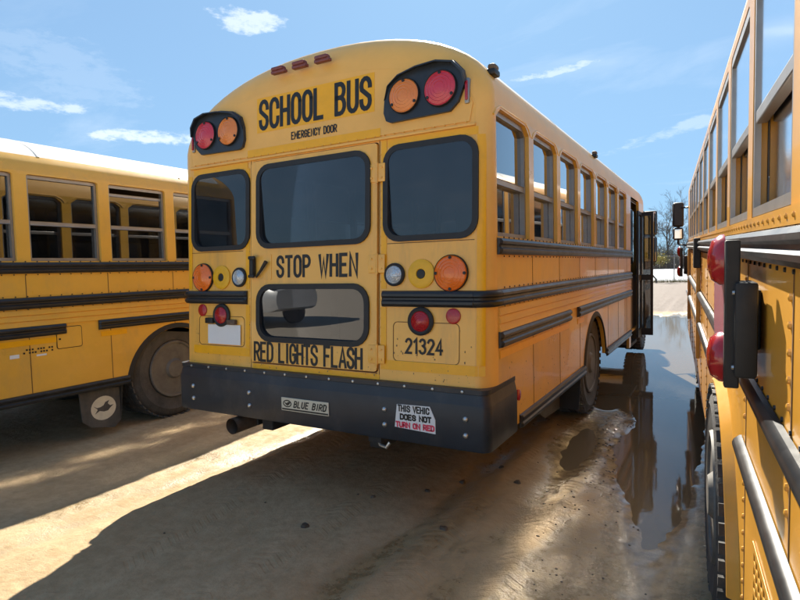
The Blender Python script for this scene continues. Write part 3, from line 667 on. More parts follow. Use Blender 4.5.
        fs = MB().panel([(ya, .50), (yf - .02, .47), (yf - .01, .16), (yf - .08, .10), (ya + .10, .15), (ya + .02, .22)] if em else [(ya, .56), (yf, .56), (yf, .17), (ya + .5, .20), (ya + .08, .40)], [], X2(sd * (WB - xo)), X2(sd * (WB - xo - .012))).obj('mud_flap', MT['flap'], root, 20)
        if em:
            ov, bd = bird((ya + yf) / 2 + .02, .305, .120, sd)
            MB().panel(ov, [], X2(sd * (WB - .029)), X2(sd * (WB - .031))).obj('emblem_disc', MT['cream'], fs, 0)
            MB().panel([(y if sd > 0 else ya + yf - y, z) for y, z in bd], [], X2(sd * (WB - .028)), X2(sd * (WB - .0295))).obj('emblem_bird', MT['tyre'], fs, 0)
        else:
            ov = [(ya + .62 + .14 * math.cos(2 * PI * k / 24), .40 + .075 * math.sin(2 * PI * k / 24)) for k in range(24)]
            MB().panel(ov, [], X2(sd * (WB - xo + .001)), X2(sd * (WB - xo - .001))).obj('emblem_disc', MT['pipe'], fs, 0)
    # ---- underbody and interior
    MB().box(-1.17, 1.17, .06, ax - .56, .60, .66).box(-.85, .85, ax - .56, ax + .56, .60, .66).box(-1.17, 1.17, ax + .56, L - .05, .60, .66).obj('floor', MT['floor_'], root, 0)
    for x in (-.45, .45): MB().box(x - .05, x + .05, .0, L, .38, .58, .01).obj('chassis_rail', MT['chassis'], root, 0)
    MB().tube([(-.95, ax, P['wheel_z']), (.95, ax, P['wheel_z'])], .09, 10).lathe([(.02, -.2), (.17, -.12), (.19, 0), (.17, .12), (.02, .2)], (0, ax, P['wheel_z']), 'y', 16).obj('rear_axle', MT['chassis'], root, 40)
    MB().box(-.95, -.55, 3.7, 4.6, .34, .60, .03).obj('fuel_tank', MT['chassis'], root, 30)
    k = 0; first = None
    for i in range(int((L - 1.6) / .72)):
        for sx in (-1, 1):
            if first is None:
                sb = MB().box(-.48, .48, .0, .12, .62, 1.66, .05); sb.box(-.48, .48, .10, .50, .92, 1.10, .04)
                for lx in (-.42, .42): sb.tube([(lx, .3, .66), (lx, .3, .95)], .015, 6)
                first = sb.obj('bus_seat', MT['seat'], root, 40); first.location = (sx * .66, .42, 0)
            else: share(first, 'bus_seat', root, (sx * .66, .42 + i * .72, 0))
    # ---- nose
    zc = 2.28
    MB().panel([(-WB + .01, skirt), (WB - .01, skirt), (WB - .01, z0r)] + [(x * .99, z - .005) for x, z in prof[1:-1]] + [(-WB + .01, z0r)], [rrect(-1.08, -.03, 1.45, 2.33, .06), rrect(.03, 1.08, 1.45, 2.33, .06)], R2(L), R2(L - .04)).obj('front_wall', MT['paint'], root, 25)
    for a, b_ in ((-1.07, -.04), (.04, 1.07)): MB().box(a, b_, L - .028, L - .022, 1.46, 2.32).obj('windshield_pane', MT['pane'], root, 0)
    hd_ = []
    for y, w, z1 in ((L + .002, 1.0, 1.42), (L + .5, .93, 1.38), (L + 1.0, .86, 1.30), (L + 1.25, .82, 1.16), (L + 1.3, .80, .70)):
        hd_.append([(-w, y, .55), (-w, y, z1 - .12), (-w + .12, y, z1), (w - .12, y, z1), (w, y, z1 - .12), (w, y, .55)])
    MB().loft(hd_, True, True).obj('engine_hood', MT['paint'], root, 40)
    MB().box(-1.15, 1.15, L + 1.32, L + 1.5, .45, .72, .03).obj('front_bumper', MT['bumper'], root, 30)
    return root
def entry_door(root, y0, L, skirt):
    # folded-out entry door leaves, step well and mirrors at the front right
    st = MB(); st.box(.55, WB - .02, y0 + .06, y0 + .80, .30, .34); st.box(.55, .95, y0 + .06, y0 + .80, .50, .54); st.box(.55, .58, y0 + .06, y0 + .80, .30, .66)
    st.obj('step_well', MT['chassis'], root, 0)
    MB().box(WB - .03, WB + .004, y0 - .16, y0 - .01, .33, skirt + .01).obj('door_post_skirt', MT['paint'], root, 0)
    for ya, dx0, dx1 in ((y0 + .83, .005, .20),):
        fr = [(WB + dx0, .40), (WB + dx1, .40), (WB + dx1, 2.22), (WB + dx0, 2.22)]
        hl = [[(WB + dx0 + .035, 1.30), (WB + dx1 - .035, 1.30), (WB + dx1 - .035, 2.17), (WB + dx0 + .035, 2.17)], [(WB + dx0 + .035, .50), (WB + dx1 - .035, .50), (WB + dx1 - .035, 1.22), (WB + dx0 + .035, 1.22)]]
        d = MB().panel(fr, hl, R2(ya), R2(ya + .03)).obj('entry_door_leaf', MT['rubber'], root, 20)
        for h in hl: MB().panel(h, [], R2(ya + .013), R2(ya + .017)).obj('door_pane', MT['pane'], d, 0)
    # second leaf folded beside it, along the bus
    fr = [(y0 + .45, .40), (y0 + .82, .40), (y0 + .82, 2.22), (y0 + .45, 2.22)]
    hl = [rrect(y0 + .49, y0 + .78, 1.30, 2.17, .02, 2), rrect(y0 + .49, y0 + .78, .50, 1.22, .02, 2)]
    d = MB().panel(fr, hl, X2(WB + .045), X2(WB + .02)).obj('entry_door_leaf', MT['rubber'], root, 20)
    for h in hl: MB().panel(h, [], X2(WB + .034), X2(WB + .030)).obj('door_pane', MT['pane'], d, 0)
    mr = MB().tube([(WB - .05, L + .02, 2.30), (WB + .02, L + .5, 2.28), (WB + .10, L + .60, 2.2), (WB + .10, L + .60, 1.42), (WB - .15, L + .3, 1.36)], .014, 8).obj('mirror_arm', MT['rubber'], root, 40)
    for z0, z1 in ((1.93, 2.33), (1.48, 1.90)):
        b = MB().box(WB - .06, WB + .15, L + .52, L + .58, z0, z1, .028).obj('mirror_housing', MT['rubber'], root, 40)
        MB().box(WB - .04, WB + .13, L + .514, L + .5205, z0 + .02, z1 - .02, .003).obj('mirror_face', MT['mirror'], b, 0)
def roof_lamp(root, x, y, z, m):
    e = MB().box(x - .028, x + .028, y - .045, y + .045, z, z + .035, .01).obj('roof_marker_lamp', MT['ink'], root, 30)
    MB().box(x - .022, x + .026, y - .04, y + .04, z + .03, z + .065, .016).obj('marker_lens', m, e, 40)
PA = dict(z0=2.38, crown=2.95, skirt=.52, L=6.75, pitch=.702, y0=.10, ww=.60, brow=True, nwin=7, sill=1.655, wtop=2.36, axle=2.87, arch_r=.535, arch_z=.43, lip=.012, rail_y=.086,
          rails=((1.552, 1.645), (1.264, 1.359), (1.030, 1.122)), low=((.09, 1.75), (2.04, 5.3)), door=(5.32, 6.18), siding=True, wheel_r=.505, wheel_z=.50, wheel_zf=.50, front_axle=7.35)
MT['mud'] = mat('dried_mud_spots', (.22, .155, .09), .9, var=.2)
MT['dm'] = mat('dusty_marker_lens', (.20, .055, .05), .5, var=.2, vscale=30)
busA = empty('school_bus'); tag(busA, 'yellow school bus in the middle seen from behind, with fleet number 21324', 'bus', 'school buses parked side by side')
build_bus(busA, PA); entry_door(busA, 5.32, 6.75, .52)
roof_lamp(busA, 1.17, .20, 2.555, MT['pipe']); roof_lamp(busA, 1.17, 3.1, 2.555, MT['pipe'])
sp = MB(); r_ = random.Random(21)
for _ in range(230):
    x = r_.uniform(-1.12, 1.12); z = .84 + abs(r_.gauss(0, .16)); s_ = .0012 + .0032 * r_.random() ** 3
    if z > 1.25 or (-.46 < x < .46 and z > 1.02): continue
    yy_ = -.0135 if abs(x) < .51 else -.0035
    k = r_.uniform(.9, 2.2); a0_ = r_.random() * 3
    sp.add([(x, yy_, z)] + [(x + s_ * r_.uniform(.7, 1.2) * math.cos(a0_ + i * PI / 3), yy_ + .0008, z + s_ * k * r_.uniform(.7, 1.2) * math.sin(a0_ + i * PI / 3)) for i in range(6)], [(0, i + 1, (i + 1) % 6 + 1) for i in range(6)])
for _ in range(380):
    y = r_.uniform(.1, 5.1); z = .56 + abs(r_.gauss(0, .18)) + (.25 * math.exp(-((y - 2.2) / .4) ** 2) if r_.random() < .5 else 0); s_ = .0012 + .0036 * r_.random() ** 3
    if z > 1.0 or (2.3 < y < 3.45 and z < 1.0): continue
    k = r_.uniform(.9, 2.0); a0_ = r_.random() * 3
    sp.add([(WB + .0025, y, z)] + [(WB + .0012, y + s_ * r_.uniform(.7, 1.2) * math.cos(a0_ + i * PI / 3), z + s_ * k * r_.uniform(.7, 1.2) * math.sin(a0_ + i * PI / 3)) for i in range(6)], [(0, i + 1, (i + 1) % 6 + 1) for i in range(6)])
n_rear = [i for i, v in enumerate(sp.v) if v[1] < 0]
sp.v = [(x, y + .055 * (z - 1.9), z) if y < 0 else (x, y, z) for x, y, z in sp.v]
o_ = sp.obj('mud_spots', MT['mud'], busA, 0); o_['kind'] = 'stuff'
q = MB().lathe([(.034, .0), (.034, .012), (.02, .016)], (WB, .41, .70), 'x', 16).obj('reflector', MT['red'], busA, 40)
PL = dict(PA); PL['rear'] = False; PL['door'] = PA['door']; PL['drops'] = {(1, 3): .075}; PL['white_i'] = 3; PL['brow'] = False; PL['crown'] = 2.80; PL['emblem'] = True; PL['wch'] = .012
busL = empty('school_bus', Matrix.Translation((-2.60 - WB, -1.90, -.035)))
tag(busL, 'white-roofed yellow school bus at the left edge with fuel door and bird mud flap', 'bus', 'school buses parked side by side')
PL['wheel_z'] = .535; PL['wheel_zf'] = .535
build_bus(busL, PL)
fd = rrect(1.665, 1.885, .905, 1.092, .02, 3)
f = MB().panel(offset_poly(fd, -.006), [], X2(WB + .006), X2(WB)).obj('fuel_door', MT['paint'], busL, 20)
MB().panel(fd, [offset_poly(fd, -.005)], X2(WB + .0035), X2(WB)).obj('fuel_door_seam', MT['ink'], f, 0)
MB().lathe([(.008, .006), (.008, .012)], (WB, 1.69, .99), 'x', 10).obj('fuel_door_lock', MT['ink'], f, 20)
for (a, b, c, d, mm) in ((1.30, 1.37, .875, .905, 'white'), (1.50, 1.58, .87, .885, 'white')):
    MB().box(WB + .001, WB + .003, a, b, c, d).obj('small_sticker', MT[mm], busL, 0)
tx = MB()
for row, z in enumerate((.925, .90)):
    for k in range(11):
        y = 1.40 + k * .022
        if (k * 7 + row) % 4: tx.box(WB + .001, WB + .002, y, y + .014, z, z + .014)
tx.obj('tiny_lettering', MT['ink'], busL, 0)
# ---- right bus
vR = Vector((-0.0689, 0.9973, 0.0256)).normalized(); nR = vR.cross(Vector((0, 0, 1))).normalized(); uR = nR.cross(vR)
DR, SR = .20, .30
mR = Matrix((nR, vR, uR)).transposed().to_4x4(); mR.translation = CAM + nR * (DR + WB) + vR * SR - uR * 1.493
PB = dict(z0=2.21, crown=2.52, skirt=.34, L=8.4, pitch=.68, y0=.29, ww=.58, nwin=11, sill=1.56, wtop=2.18, wch=.02, winset=.006, gi=.004, fd=.012, pf=RAILB, axle=2.40, arch_r=.66, arch_z=.22, lip=.035, rail_y=.10, proud=.85,
          rails=((1.445, 1.52), (1.078, 1.130), (.842, .892)), low=((.12, 1.70), (3.2, 8.2)), rear=False, flaps=False, wheel_x=-.085, wheel_r=.48, wheel_z=.40, wheel_zf=.28, front_axle=7.3)
_pa = MT['paint']; MT['paint'] = MT['paintb']
busR = empty('school_bus', mR)
tag(busR, 'yellow school bus along the right edge with folded red stop arm on its riveted side', 'bus', 'school buses parked side by side')
build_bus(busR, PB)
XL = -WB
rv = MB()
for k in range(12):   # rivet columns on the panel joints and a row under the windows
    y = PB['y0'] + PB['ww'] + .05 + PB['pitch'] * (k - 1) 
    if y < .05: continue
    z = .40
    while z < 1.42:
        if not any(a - .03 < z < b + .03 for a, b in PB['rails']) and not (abs(y - 2.40) < .74 and z < 1.02):
            rv.lathe([(.0085, 0), (.007, -.0045), (.003, -.006)], (XL, y + .025, z), 'x', 7)
        z += .052
y = .15
while y < 8.2: rv.lathe([(.0065, -.004), (.0055, -.0085), (.002, -.010)], (XL, y, 1.540), 'x', 7); y += .075
rv.obj('rivets', MT['paint'], busR, 40)
MB().box(XL - .006, XL - .001, .12, 8.3, 1.522, 1.558).obj('sill_strip', MT['paint'], busR, 0)
# perforated engine vent
gp = rrect(.55, 1.40, .42, .70, .015, 2)
hs = []
for i in range(19):
    for j in range(7):
        a = .58 + i * .042; c = .435 + j * .037; hs.append([(a, c), (a + .026, c), (a + .026, c + .022), (a, c + .022)])
gv = MB().panel(gp, hs, X2(XL - .004), X2(XL - .002)).obj('vent_grille', MT['paint'], busR, 0)
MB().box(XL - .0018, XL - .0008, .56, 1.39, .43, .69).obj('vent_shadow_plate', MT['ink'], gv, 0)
MB().box(XL - .03, XL - .002, 4.58, 4.64, .60, 1.44, .006).obj('body_rib', MT['paint'], busR, 20)
MB().box(XL - .05, XL - .002, 4.55, 4.67, 1.31, 1.54, .006).obj('rib_cap', MT['rubber'], busR, 20)
MB().box(XL - .03, XL - .002, 7.2, 7.3, .60, 1.44, .006).obj('body_rib', MT['paint'], busR, 20)
gl_ = MB()
def stop_arm(y, z, reach, label):
    """folded stop arm: octagon sign parallel to the body with glare in its face colour, red flashers top and bottom, black frame and hinge box"""
    s = bpy.data.objects.new('stop_arm', None); col.objects.link(s); s.parent = busR; s.location = (XL, y, z); s['label'] = label
    r = .19
    oc = [(r * math.cos(PI / 8 + k * PI / 4) / math.cos(PI / 8) * .98, r * math.sin(PI / 8 + k * PI / 4) / math.cos(PI / 8) * .98) for k in range(8)]
    MB().panel(oc, [], X2(-reach - .008), X2(-reach)).obj('sign_face', MT['signglare'], s, 0)
    MB().panel(offset_poly(oc, -.02), [], X2(-reach + .014), X2(-reach + .001)).obj('sign_back', MT['rubber'], s, 0)
    MB().box(-reach - .010, -reach + .022, -.222, -.190, -.185, .175, .004).obj('sign_frame', MT['rubber'], s, 20)
    for zz in (.125, -.125):
        MB().lathe([(.066, -reach - .006), (.064, -reach - .016), (.050, -reach - .034), (.02, -reach - .042), (.002, -reach - .043)], (0, -.12, zz), 'x', 20).obj('flasher', MT['signred'], s, 50)
    MB().box(-.066, -.018, -.245, -.16, -.155, .075, .008).obj('hinge_box', MT['rubber'], s, 30)
    MB().box(-.020, -.001, -.15, .10, -.10, .05, .004).obj('mount_bracket', MT['rubber'], s, 20)
    for zz in (-.13, .05):
        MB().lathe([(.006, -.066), (.005, -.071)], (0, -.235, zz), 'x', 8).obj('box_bolt', MT['chrome'], s, 30)
    return s
stop_arm(1.47, 1.325, .075, 'near folded stop arm with red flashers')
stop_arm(7.75, 1.28, .10, 'far folded stop arm')
# driver's mirrors at the far front corner
MB().tube([(XL, 8.35, 2.0), (XL - .12, 8.45, 2.0), (XL - .12, 8.45, 1.5), (XL, 8.35, 1.48)], .016, 8).obj('mirror_arm', MT['rubber'], busR, 40)
for z0, z1, w in ((1.74, 2.08, .075), (1.56, 1.73, .07)):
    b = MB().box(XL - .12 - w, XL - .12 + w * .9, 8.42, 8.50, z0, z1, .03).obj('mirror_housing', MT['rubber'], busR, 40)
    MB().box(XL - .12 - w + .02, XL - .12 + w * .9 - .02, 8.413, 8.421, z0 + .02, z1 - .02, .003).obj('mirror_face', MT['bumper'] if z0 > 1.7 else MT['mirror'], b, 0)
MT['paint'] = _pa
roof_lamp(busR, XL + .10, 5.0, 2.37, MT['red'])
# ------------------------------------------------------------------ ground
def sst(a, b, x): t = max(0, min(1, (x - a) / (b - a))); return t * t * (3 - 2 * t)
WATER = -0.030
def gz(x, y):
    n = noise.noise(Vector((x * .35, y * .35, 0))) * .035 + noise.noise(Vector((x * 1.1, y * 1.1, 3))) * .016
    near = 1 - sst(10, 30, math.hypot(x, y))
    n += near * (noise.noise(Vector((x * 3.5, y * 3.5, 7))) * .008 + noise.noise(Vector((x * 9, y * 9, 1))) * .004 + noise.noise(Vector((x * 19, y * 13, 5))) * .0025)
    # puddle basin between the middle and right buses, opening out ahead
    cx = 1.62 - .035 * max(0, y) ; wd = .55 + .10 * max(0, y - 1) 
    b = math.exp(-((x - cx) / wd) ** 2) * sst(-.2, 3.6, y) * (1 - sst(12.5, 15.5, y))
    n -= .085 * b
    b2 = math.exp(-((x - 2.02 + .06 * y) / .24) ** 2) * sst(-2.4, -.6, y) * (1 - sst(2.5, 4, y)); n -= .047 * b2
    # gravel lip in the puddle throat
    n += .032 * math.exp(-((x - 1.50) / .26) ** 2 - ((y - 2.7) / .9) ** 2)
    # ruts
    for rx in (-1.05, .75, 1.25):
        n -= .018 * math.exp(-((x - rx - .05 * math.sin(y * 1.3)) / .10) ** 2) * near
        n += .010 * math.exp(-((x - rx - .17 - .05 * math.sin(y * 1.3)) / .06) ** 2) * near
    n = n * (1 - .0) 
    # keep firm under the tyres
    for wx, wy in ((1.05, 2.87), (-1.05, 2.87), (-2.77, .97), (2.35, -.1)):
        k = math.exp(-(((x - wx) / .3) ** 2 + ((y - wy) / .4) ** 2)); n = n * (1 - k) + .004 * k
    n += sst(15.2, 20, y) * .05
    return n
def axis(lo, hi, fine0, fine1, step, grow=1.22):
    a = [fine0]
    while a[-1] < fine1: a.append(a[-1] + step)
    s = step; r = [a[-1]]
    while r[-1] < hi: s *= grow; r.append(r[-1] + s)
    s = step; l = [a[0]]
    while l[-1] > lo: s *= grow; l.append(l[-1] - s)
    return list(reversed(l[1:])) + a + r[1:]
xs = axis(-900, 900, -3.2, 2.7, .022); ys = axis(-900, 900, -1.9, 5.0, .026, 1.11)
gm = MB(); nx = len(xs)
for y in ys:
    for x in xs:
        d = math.hypot(x, y); gm.v.append((x, y, gz(x, y) if d < 120 else .05))
for j in range(len(ys) - 1):
    for i in range(nx - 1): gm.f.append((j * nx + i, j * nx + i + 1, (j + 1) * nx + i + 1, (j + 1) * nx + i))
def ground_mat():
    m = bpy.data.materials.new('wet_clay_lot'); m.use_nodes = True; t = m.node_tree; b = t.nodes['Principled BSDF']
    co = nd(t, 'ShaderNodeTexCoord'); L_ = t.links.new
    def nz(sc, det=6, ro=.6, vec=None, dist=0):
        n = nd(t, 'ShaderNodeTexNoise'); n.inputs['Scale'].default_value = sc; n.inputs['Detail'].default_value = det; n.inputs['Roughness'].default_value = ro; n.inputs['Distortion'].default_value = dist
        L_(vec or co.outputs['Object'], n.inputs['Vector']); return n.outputs['Fac']
    def rg(v, a, b_, c, d):
        r = nd(t, 'ShaderNodeMapRange'); r.interpolation_type = 'SMOOTHSTEP'
        for nm, q_ in zip(('From Min', 'From Max', 'To Min', 'To Max'), (a, b_, c, d)): r.inputs[nm].default_value = q_
        L_(v, r.inputs['Value']); return r.outputs[0]
    def mix(f, A, B):
        x = nd(t, 'ShaderNodeMix', data_type='RGBA')
        for s_, q_ in (('A', A), ('B', B)):
            if isinstance(q_, tuple): x.inputs[s_].default_value = (*q_, 1)
            else: L_(q_, x.inputs[s_])
        L_(f, x.inputs['Factor']); return x.outputs['Result']
    def mth(op, a, b_):
        x = nd(t, 'ShaderNodeMath', operation=op, use_clamp=False)
        for i_, q_ in enumerate((a, b_)):
            if isinstance(q_, (int, float)): x.inputs[i_].default_value = q_
            else: L_(q_, x.inputs[i_])
        return x.outputs[0]
    sp = nd(t, 'ShaderNodeSeparateXYZ'); L_(co.outputs['Object'], sp.inputs[0]); X, Y, Z = sp.outputs
    mpn = nd(t, 'ShaderNodeMapping'); mpn.inputs['Scale'].default_value = (1.6, .45, 1); L_(co.outputs['Object'], mpn.inputs[0])
    big = nz(1.1, 6, .6, mpn.outputs[0], .4); fine = nz(14, 8, .7); grit = nz(90, 4, .7)
    dry = mix(rg(big, .35, .65, 0, 1), (.43, .295, .155), (.52, .375, .215))
    dry = mix(rg(fine, .35, .7, 0, .55), dry, (.31, .215, .11))
    wetc = mix(rg(fine, .35, .65, 0, 1), (.21, .145, .068), (.38, .27, .135))
    # wetness: low ground and the damp lane between the middle and right buses, broken up by noise
    lane = rg(X, -.2, 1.7, 0, .62); ln = rg(X, 2.8, 5.0, 1, .3)
    low = rg(Z, -.04, .02, .55, -.05)
    wet = mth('ADD', mth('MULTIPLY', lane, ln), mth('ADD', low, rg(big, .35, .7, -.25, .25)))
    far = rg(Y, 14.5, 15.8, 0, 1)
    wet = mth('MULTIPLY', rg(wet, .25, .75, 0, 1), mth('SUBTRACT', 1, far))
    c = mix(wet, dry, wetc)
    gv = mix(rg(grit, .4, .65, 0, 1), (.18, .135, .105), (.12, .09, .07))
    c = mix(far, c, gv)
    c = mix(rg(Y, -5.5, -3.2, 1, 0), c, mix(rg(grit, .4, .65, 0, 1), (.62, .53, .42), (.46, .39, .30)))  # unseen ground behind the camera, made pale to bounce light onto the rear
    L_(c, b.inputs['Base Color'])
    film = mth('MULTIPLY', rg(Z, -.030, -.002, 1, 0), mth('MULTIPLY', rg(X, .7, 1.3, 0, 1), mth('SUBTRACT', 1, far)))
    ro = rg(wet, 0, 1, .9, .30)
    ro2 = mth('ADD', ro, rg(fine, .35, .7, -.12, .18)); ro3 = mth('ADD', mth('MULTIPLY', ro2, mth('SUBTRACT', 1, film)), mth('MULTIPLY', film, .06)); L_(ro3, b.inputs['Roughness'])
    h = mth('ADD', mth('MULTIPLY', fine, .55), mth('ADD', mth('MULTIPLY', grit, .18), mth('MULTIPLY', nz(4, 6, .65), .8)))
    bu = nd(t, 'ShaderNodeBump'); bu.inputs['Distance'].default_value = .03; L_(rg(film, .2, 1, .6, .05), bu.inputs['Strength'])
    def track(xc, wdt, slope):
        """tyre print: chevron lugs pressed along the lane"""
        u = mth('SUBTRACT', X, mth('ADD', xc, mth('MULTIPLY', Y, slope))); au = mth('ABSOLUTE', u, 0)
        band = rg(au, wdt * .85, wdt, 1, 0)
        ph = mth('ADD', mth('MULTIPLY', Y, 105.0), mth('MULTIPLY', au, 60.0))
        return mth('MULTIPLY', mth('MULTIPLY', rg(mth('SINE', ph, 0), -.3, .5, 0, .20), band), rg(nz(3.2, 4, .6), .42, .6, 0, 1))
    for args_ in ((.98, .11, -.03), (.30, .11, .05), (-.55, .12, -.12), (1.42, .10, -.02)): h = mth('SUBTRACT', h, track(*args_))
    L_(h, bu.inputs['Height']); L_(bu.outputs[0], b.inputs['Normal'])
    return m
g = struct(gm.obj('ground', ground_mat(), None, 180)); 
# muddy water sheet
wm = bpy.data.materials.new('muddy_water'); wm.use_nodes = True; t = wm.node_tree; b = t.nodes['Principled BSDF']
b.inputs['Base Color'].default_value = (.17, .125, .07, 1); b.inputs['Roughness'].default_value = .04; b.inputs['IOR'].default_value = 1.33
co = nd(t, 'ShaderNodeTexCoord'); n = nd(t, 'ShaderNodeTexNoise'); n.inputs['Scale'].default_value = 9; n.inputs['Detail'].default_value = 3; t.links.new(co.outputs['Object'], n.inputs['Vector'])
bu = nd(t, 'ShaderNodeBump'); bu.inputs['Strength'].default_value = .12; bu.inputs['Distance'].default_value = .004; t.links.new(n.outputs['Fac'], bu.inputs['Height']); t.links.new(bu.outputs[0], b.inputs['Normal'])
wv = MB(); wv.v = [(1.0, -3, WATER), (2.6, -3, WATER), (2.6, 2.5, WATER), (9, 5.0, WATER), (9, 15.5, WATER), (-14, 15.5, WATER), (-14, 5.5, WATER), (.8, 2.5, WATER)]; wv.f = [(0, 1, 2, 3, 4, 5, 6, 7)]
struct(wv.obj('puddle_water', wm, None, 0))
# clods and stones
cl = MB(); rr = random.Random(3)
def clod(x, y, s):
    z = gz(x, y); k = [(1, 0, 0), (.5, .8, 0), (-.6, .7, 0), (-1, -.1, 0), (-.4, -.8, 0), (.6, -.7, 0)]
    b_ = [(x + a * s * rr.uniform(.7, 1.2), y + c * s * rr.uniform(.7, 1.2), z - s * .3) for a, c, _ in k]; t_ = [(x + a * s * .6, y + c * s * .6, z + s * rr.uniform(.25, .6)) for a, c, _ in k]
    cl.loft([b_, t_], True, True)
for _ in range(800):
    u = rr.random()
    if u < .7: x, y, s = rr.gauss(1.62, .16), rr.gauss(2.6, .9), .003 + .011 * rr.random() ** 2
    elif u < .82: x, y, s = rr.uniform(-2.5, 2.3), rr.uniform(-1.5, 6), .004 + .012 * rr.random() ** 3
    else: x, y, s = rr.gauss(1.7, .2), rr.uniform(-.5, 5), rr.uniform(.003, .010)
    clod(x, y, s)
for x, y in ((.62, .35), (.75, .62), (.95, -.1), (.35, .1), (.9, 1.0), (1.1, .75), (.2, -.4)): clod(x, y, rr.uniform(.02, .035))
c = cl.obj('mud_clods', mat('mud_clod', (.085, .06, .038), .7, var=.4, vscale=9), None, 0); c['kind'] = 'stuff'; c['label'] = 'small dark clods and pebbles scattered over the wet mud'; c['category'] = 'mud clods'
# ------------------------------------------------------------------ far things
MT['bark'] = mat('grey_bark', (.13, .105, .085), .9, var=.25, vscale=3)
MT['post'] = mat('galvanised_post', (.35, .36, .37), .45, .7)
MT['lot'] = mat('pale_concrete', (.42, .43, .44), .85, var=.08, vscale=.2)
fl = MB(); fl.v = [(-160, 41.5, .075), (160, 41.5, .075), (160, 108, .11), (-160, 108, .11)]; fl.f = [(0, 1, 2, 3)]
struct(fl.obj('pale_lot', MT['lot'], None, 0))
def bare_tree(h, seed, lean=0.0):
    r = random.Random(seed); tr, tw = MB(), MB()
    def grow(p, d, ln, rad, lev):
        n = 4 if lev < 2 else 3; pts = [p]; rs = [rad]
        for k in range(n):
            d = (d + Vector((r.uniform(-1, 1), r.uniform(-1, 1), r.uniform(-.3, .7))) * (.10 if lev == 0 else .22)).normalized()
            pts.append(pts[-1] + d * ln / n); rs.append(rad * (1 - .55 * (k + 1) / n))
        (tr if lev < 2 else tw).tube(pts, rs, 7 if lev < 1 else (5 if lev < 3 else 3), lev < 2)
        if lev >= 5: return
        nb = (7, 5, 4, 4, 3)[lev]
        for k in range(nb):
            f = .35 + .65 * (k + 1) / nb if lev == 0 else .2 + .8 * (k + r.random()) / nb
            i = min(n - 1, int(f * n)); q = pts[i].lerp(pts[i + 1], f * n - i if i < n - 1 or f < 1 else 1)
            ang = r.uniform(.35, .85); ax_ = d.orthogonal().normalized(); ax_.rotate(Matrix.Rotation(r.uniform(0, 2 * PI), 3, d))
            nd_ = (d * math.cos(ang) + ax_ * math.sin(ang)).normalized()
            grow(q, nd_, ln * r.uniform(.45, .68), max(.016 * h / 12, rs[i] * .58), lev + 1)
    grow(Vector((0, 0, -.1)), Vector((lean, 0, 1)).normalized(), h * .55, h * .017, 0)
    return tr, tw
protos = []
for h, sd in ((13.0, 11), (10.5, 5), (8.5, 23)):
    tr, tw = bare_tree(h, sd); protos.append((tr.mesh('trunk', MT['bark'], 60), tw.mesh('crown', MT['bark'], 0)))
def plant(k, x, y, rz, sc, label):
    e = empty('bare_tree'); e.location = (x, y, .1); e.rotation_euler.z = rz; e.scale = (sc,) * 3; tag(e, label, 'tree', 'bare trees of the far tree line')
    for nm, me in zip(('trunk', 'crown'), protos[k]):
        o = bpy.data.objects.new(nm, me); col.objects.link(o); o.parent = e
plant(0, -6.3, 112, 0.4, 1.0, 'tallest bare tree rising in the gap between the middle and right buses')
plant(1, -10.6, 116, 1.7, 1.1, 'bare tree whose twigs show just above the open bus door')
plant(2, -3.4, 113, 2.4, 1.0, 'lower bare tree beside the far mirror of the right bus')
for k, x, y, a, sc in ((2, -15.5, 119, .3, 1.0), (0, -24, 122, 3.0, .9), (1, 1.2, 118, 4.0, .95), (2, 7, 114, 5.0, 1.1), (1, 15, 121, .9, 1.1), (0, -36, 125, 1.2, 1.0), (2, -48, 118, 2.0, 1.2)):
    plant(k, x, y, a, sc, 'bare tree of the far tree line hidden mostly behind the buses')
br = MB(); r = random.Random(9)
for _ in range(5200):
    x, y = r.uniform(-70, 40), r.uniform(109, 124); b0 = Vector((x, y, 0)); hh = r.uniform(2.2, 5.2) * (.8 + .3 * math.sin(x * .6))
    d = Vector((r.gauss(0, .28), r.gauss(0, .28), 1)); p1 = b0 + d * hh * .5; p2 = p1 + (d + Vector((r.gauss(0, .3), r.gauss(0, .3), 0))) * hh * .5
    br.tube([b0, p1, p2], [.06, .04, .012], 3, False)
    for _k in range(4):
        q = b0.lerp(p2, r.uniform(.3, 1)); e = q + Vector((r.gauss(0, .7), r.gauss(0, .7), r.uniform(.2, 1.1))); br.tube([q, e], [.03, .01], 3, False)
o = br.obj('brush', mat('dry_brush', (.16, .125, .085), .9, var=.3, vscale=.5), None, 0); o['kind'] = 'stuff'; o['label'] = 'brown leafless thicket along the far side of the lot'; o['category'] = 'brush'
# chain link fence
fe = empty('chain_link_fence'); fe.location = (-.5, 39.6, .05); tag(fe, 'grey chain link fence with thin posts across the far side of the lot', 'fence')
pm = None
for k in range(-7, 8):
    if pm is None: pm = MB().lathe([(.03, 0), (.03, 1.82), (.036, 1.83), (.02, 1.87)], (0, 0, 0), 'z', 8).obj('post', MT['post'], fe, 40); pm.location = (k * 3.0, 0, 0)
    else: share(pm, 'post', fe, (k * 3.0, 0, 0))
MB().tube([(-21, 0, 1.78), (21, 0, 1.78)], .02, 6).obj('top_rail', MT['post'], fe, 40)
wi = MB(); st = .11
k = -21.0
while k < 21:
    for sg in (1, -1):
        a = (k if sg > 0 else k + 1.74, .03 * sg * .2, .03); b_ = (k + 1.74 if sg > 0 else k, .03 * sg * .2, 1.77)
        wi.add([(a[0] - .003, a[1], a[2]), (a[0] + .003, a[1], a[2]), (b_[0] + .003, b_[1], b_[2]), (b_[0] - .003, b_[1], b_[2])], [(0, 1, 2, 3)])
    k += st
o = wi.obj('wire_mesh', MT['post'], fe, 0); o['kind'] = 'stuff'
